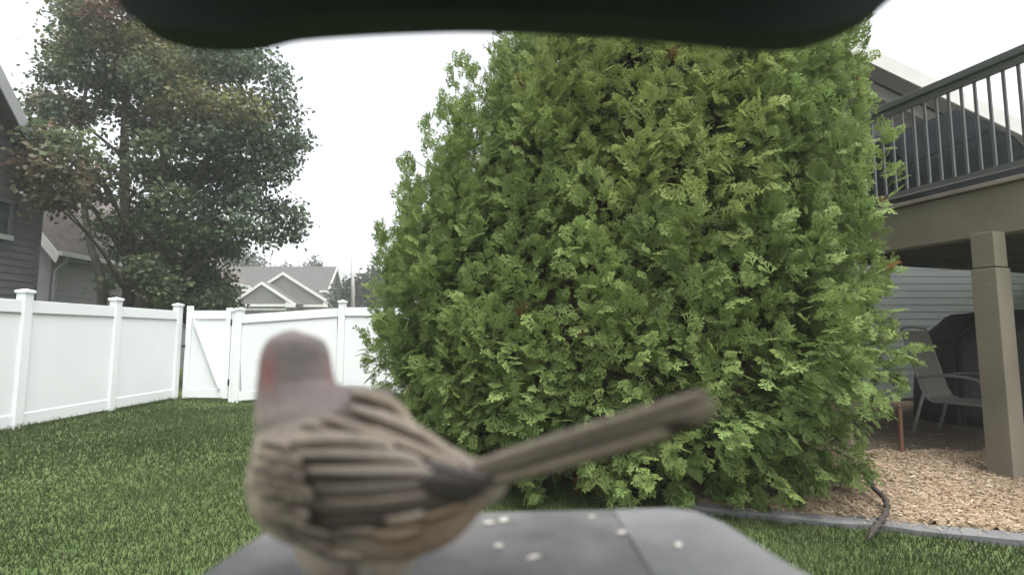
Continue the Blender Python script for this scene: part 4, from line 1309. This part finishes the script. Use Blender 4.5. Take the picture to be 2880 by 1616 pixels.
    for i, (u, v) in enumerate([(702, 1290), (700, 1330), (716, 1372), (742, 1412), (790, 1450), (738, 1262), (770, 1300), (775, 1345), (800, 1390)]):
        feather('covert', wing_n, [(u - 10, v - 12), (u + 30, v - 8), (u + 78, v + 8)], 44, 0.0058 + 0.0004 * (i % 5), dkb if i % 2 else brown, buff, 0.45)
    for i, (pth, w, cm, ce) in enumerate([
            ([(965, 1195), (1070, 1235), (1170, 1275), (1270, 1320), (1335, 1358)], 56, dkb, buff),
            ([(985, 1150), (1080, 1185), (1180, 1230), (1280, 1290), (1340, 1335)], 56, brown, pale),
            ([(985, 1105), (1070, 1130), (1160, 1180), (1250, 1240), (1310, 1285)], 50, brown, buff)]):
        feather('feather', wing_f, pth, w, 0.0018 + 0.0007 * i, cm, ce, 0.3, split=0.1)
    # mantle streaks between the wings
    for i, (u, v, l) in enumerate([(850, 1195, 95), (905, 1180, 100), (960, 1225, 95), (890, 1230, 85), (820, 1225, 80)]):
        feather('mantle_feather', bo, [(u, v), (u + l * 0.5, v + 16), (u + l, v + 38)], 40, 0.0010 + 0.0003 * i, brown, buff, 0.5)
    # streaked belly and flank, and the dark lower edge of the folded wing
    for i, (pth, w, cm, ce) in enumerate([
            ([(790, 1405), (890, 1432), (1000, 1446), (1100, 1436), (1190, 1416)], 34, (0.075, 0.065, 0.058), (0.12, 0.10, 0.088)),
            ([(735, 1430), (790, 1468), (860, 1500), (930, 1520)], 30, brown, buff), ([(770, 1440), (840, 1478), (920, 1500), (1000, 1508)], 30, brown, pale),
            ([(800, 1490), (860, 1524), (930, 1545)], 28, brown, buff), ([(880, 1540), (950, 1560), (1020, 1565)], 26, brown, buff),
            ([(900, 1478), (980, 1490), (1060, 1492)], 30, brown, buff), ([(1080, 1455), (1140, 1450), (1195, 1442)], 46, (0.46, 0.37, 0.28), (0.62, 0.53, 0.43)),
            ([(1040, 1500), (1120, 1505), (1190, 1485)], 34, (0.30, 0.21, 0.14), (0.46, 0.35, 0.25)), ([(1180, 1460), (1250, 1440), (1310, 1415)], 30, (0.26, 0.17, 0.11), (0.44, 0.33, 0.23))]):
        feather('flank_feather', bo, pth, w, 0.0007 + 0.0002 * i, cm, ce, 0.5, split=-0.1)
    # folded wing tips over the rump
    feather('feather', wing_n, [(1185, 1352), (1240, 1362), (1310, 1370), (1370, 1366)], 62, 0.0050, (0.085, 0.075, 0.07), (0.14, 0.125, 0.115), 0.45)
    feather('feather', wing_f, [(1180, 1310), (1240, 1328), (1310, 1346), (1385, 1350)], 56, 0.0046, (0.11, 0.098, 0.092), (0.24, 0.215, 0.20), 0.45)
    # tail: overlapping long feathers
    tail = thing('tail', None, None, (0, 0, 0)); tail.parent = bird; tail.matrix_parent_inverse = Matrix.Translation(-bird.location)
    tcol = [((0.25, 0.215, 0.155), (0.40, 0.34, 0.25)), ((0.07, 0.06, 0.045), (0.10, 0.085, 0.062)), ((0.34, 0.285, 0.225), (0.46, 0.385, 0.31)), ((0.42, 0.355, 0.285), (0.56, 0.47, 0.385)), ((0.32, 0.27, 0.21), (0.52, 0.435, 0.355))]
    for i, (f, du) in enumerate(((0.5, -130), (0.22, -70), (0.0, 0), (-0.25, 0), (-0.5, -20))):
        feather('tail_feather', tail, [(1300, 1345 + f * 44), (1480, 1298 + f * 66), (1740 + du * 0.5, 1232 + f * 92), (2020 + du, 1160 + f * 112)], 36, 0.0, tcol[i][0], tcol[i][1], 0.025,
                (0.1435 - 0.0006 * abs(i - 2.2), 0.1135 - 0.0006 * abs(i - 2.2)), split=0.0)
    # face, on the far side of the head
    hc = Vector(path[3 * m + 2]); hr = 99 / F * 0.171
    fw = Vector((-0.42, 0.88, -0.12)).normalized()
    sdv = fw.cross(Vector((0, 0, 1))).normalized()
    bk = hc + fw * hr * 0.86
    tube('beak', [bk, bk + fw * 0.004, bk + fw * 0.009 + Vector((0, 0, -0.0015)), bk + fw * 0.0115 + Vector((0, 0, -0.003))], [0.0048, 0.0040, 0.0019, 0.0003], M['horn'], bird, 12)
    for s in (-1, 1):
        ec = hc + (fw * 0.55 + sdv * s * 0.78 + Vector((0, 0, 0.12))).normalized() * hr * 0.93
        tube('eye', [ec + sdv * s * -0.001, ec + sdv * s * 0.0006, ec + sdv * s * 0.0014], [0.0021, 0.0019, 0.0006], M['eye'], bird, 12)
    # legs and toes
    for s, uu in ((-1, 945), (1, 1085)):
        hip = P(uu, 1548, 0.157); foot = Vector((hip.x, 0.160, TZ + 0.0016))
        Vt, Ft = tube_geo(smooth_path([tuple(hip + Vector((0, 0.001, 0.012))), tuple(hip), tuple(hip + Vector((0.001, 0.0, -0.0085)))], 3), [0.0135, 0.013, 0.0122, 0.011, 0.009, 0.007, 0.004], 14)
        link('thigh', new_mesh('thigh', Vt, Ft, [(0.50, 0.43, 0.35)] * len(Vt), True), M['feather'], bird)
        lg = tube('leg', [hip + Vector((0, 0, 0.004)), hip.lerp(foot, 0.45) + Vector((0, -0.003, 0)), foot], [0.0045, 0.0016, 0.0013], M['horn'], bird, 8)
        for da in (-0.5, 0.0, 0.5, math.pi):
            dv = Vector((fw.x, fw.y, 0)).normalized(); dv.rotate(Matrix.Rotation(da, 3, 'Z'))
            tube('toe', [foot, foot + dv * 0.006 + Vector((0, 0, 0.0006)), foot + dv * 0.011 + Vector((0, 0, -0.0006))], [0.0013, 0.0011, 0.0004], M['horn'], lg, 6)
finch()

# ------------------------------------------------------------------ pale volume added to imitate the milky flare of the lens
hm = bpy.data.materials.new('lens_veil')
hm.use_nodes = True
hm.node_tree.nodes.clear()
ho = hm.node_tree.nodes.new('ShaderNodeOutputMaterial')
hv = hm.node_tree.nodes.new('ShaderNodeVolumePrincipled')
hv.inputs['Color'].default_value = (0.93, 0.95, 0.96, 1)
hv.inputs['Density'].default_value = 0.0021
hv.inputs['Anisotropy'].default_value = 0.2
hm.node_tree.links.new(hv.outputs[0], ho.inputs['Volume'])
v, f = box_geo((0, 40, 5.5), (180, 140, 14))
tag(link('lens_veil', new_mesh('lens_veil', v, f), hm), 'thin pale volume added over the whole yard to imitate lens flare', 'lens_veil', kind='stuff')
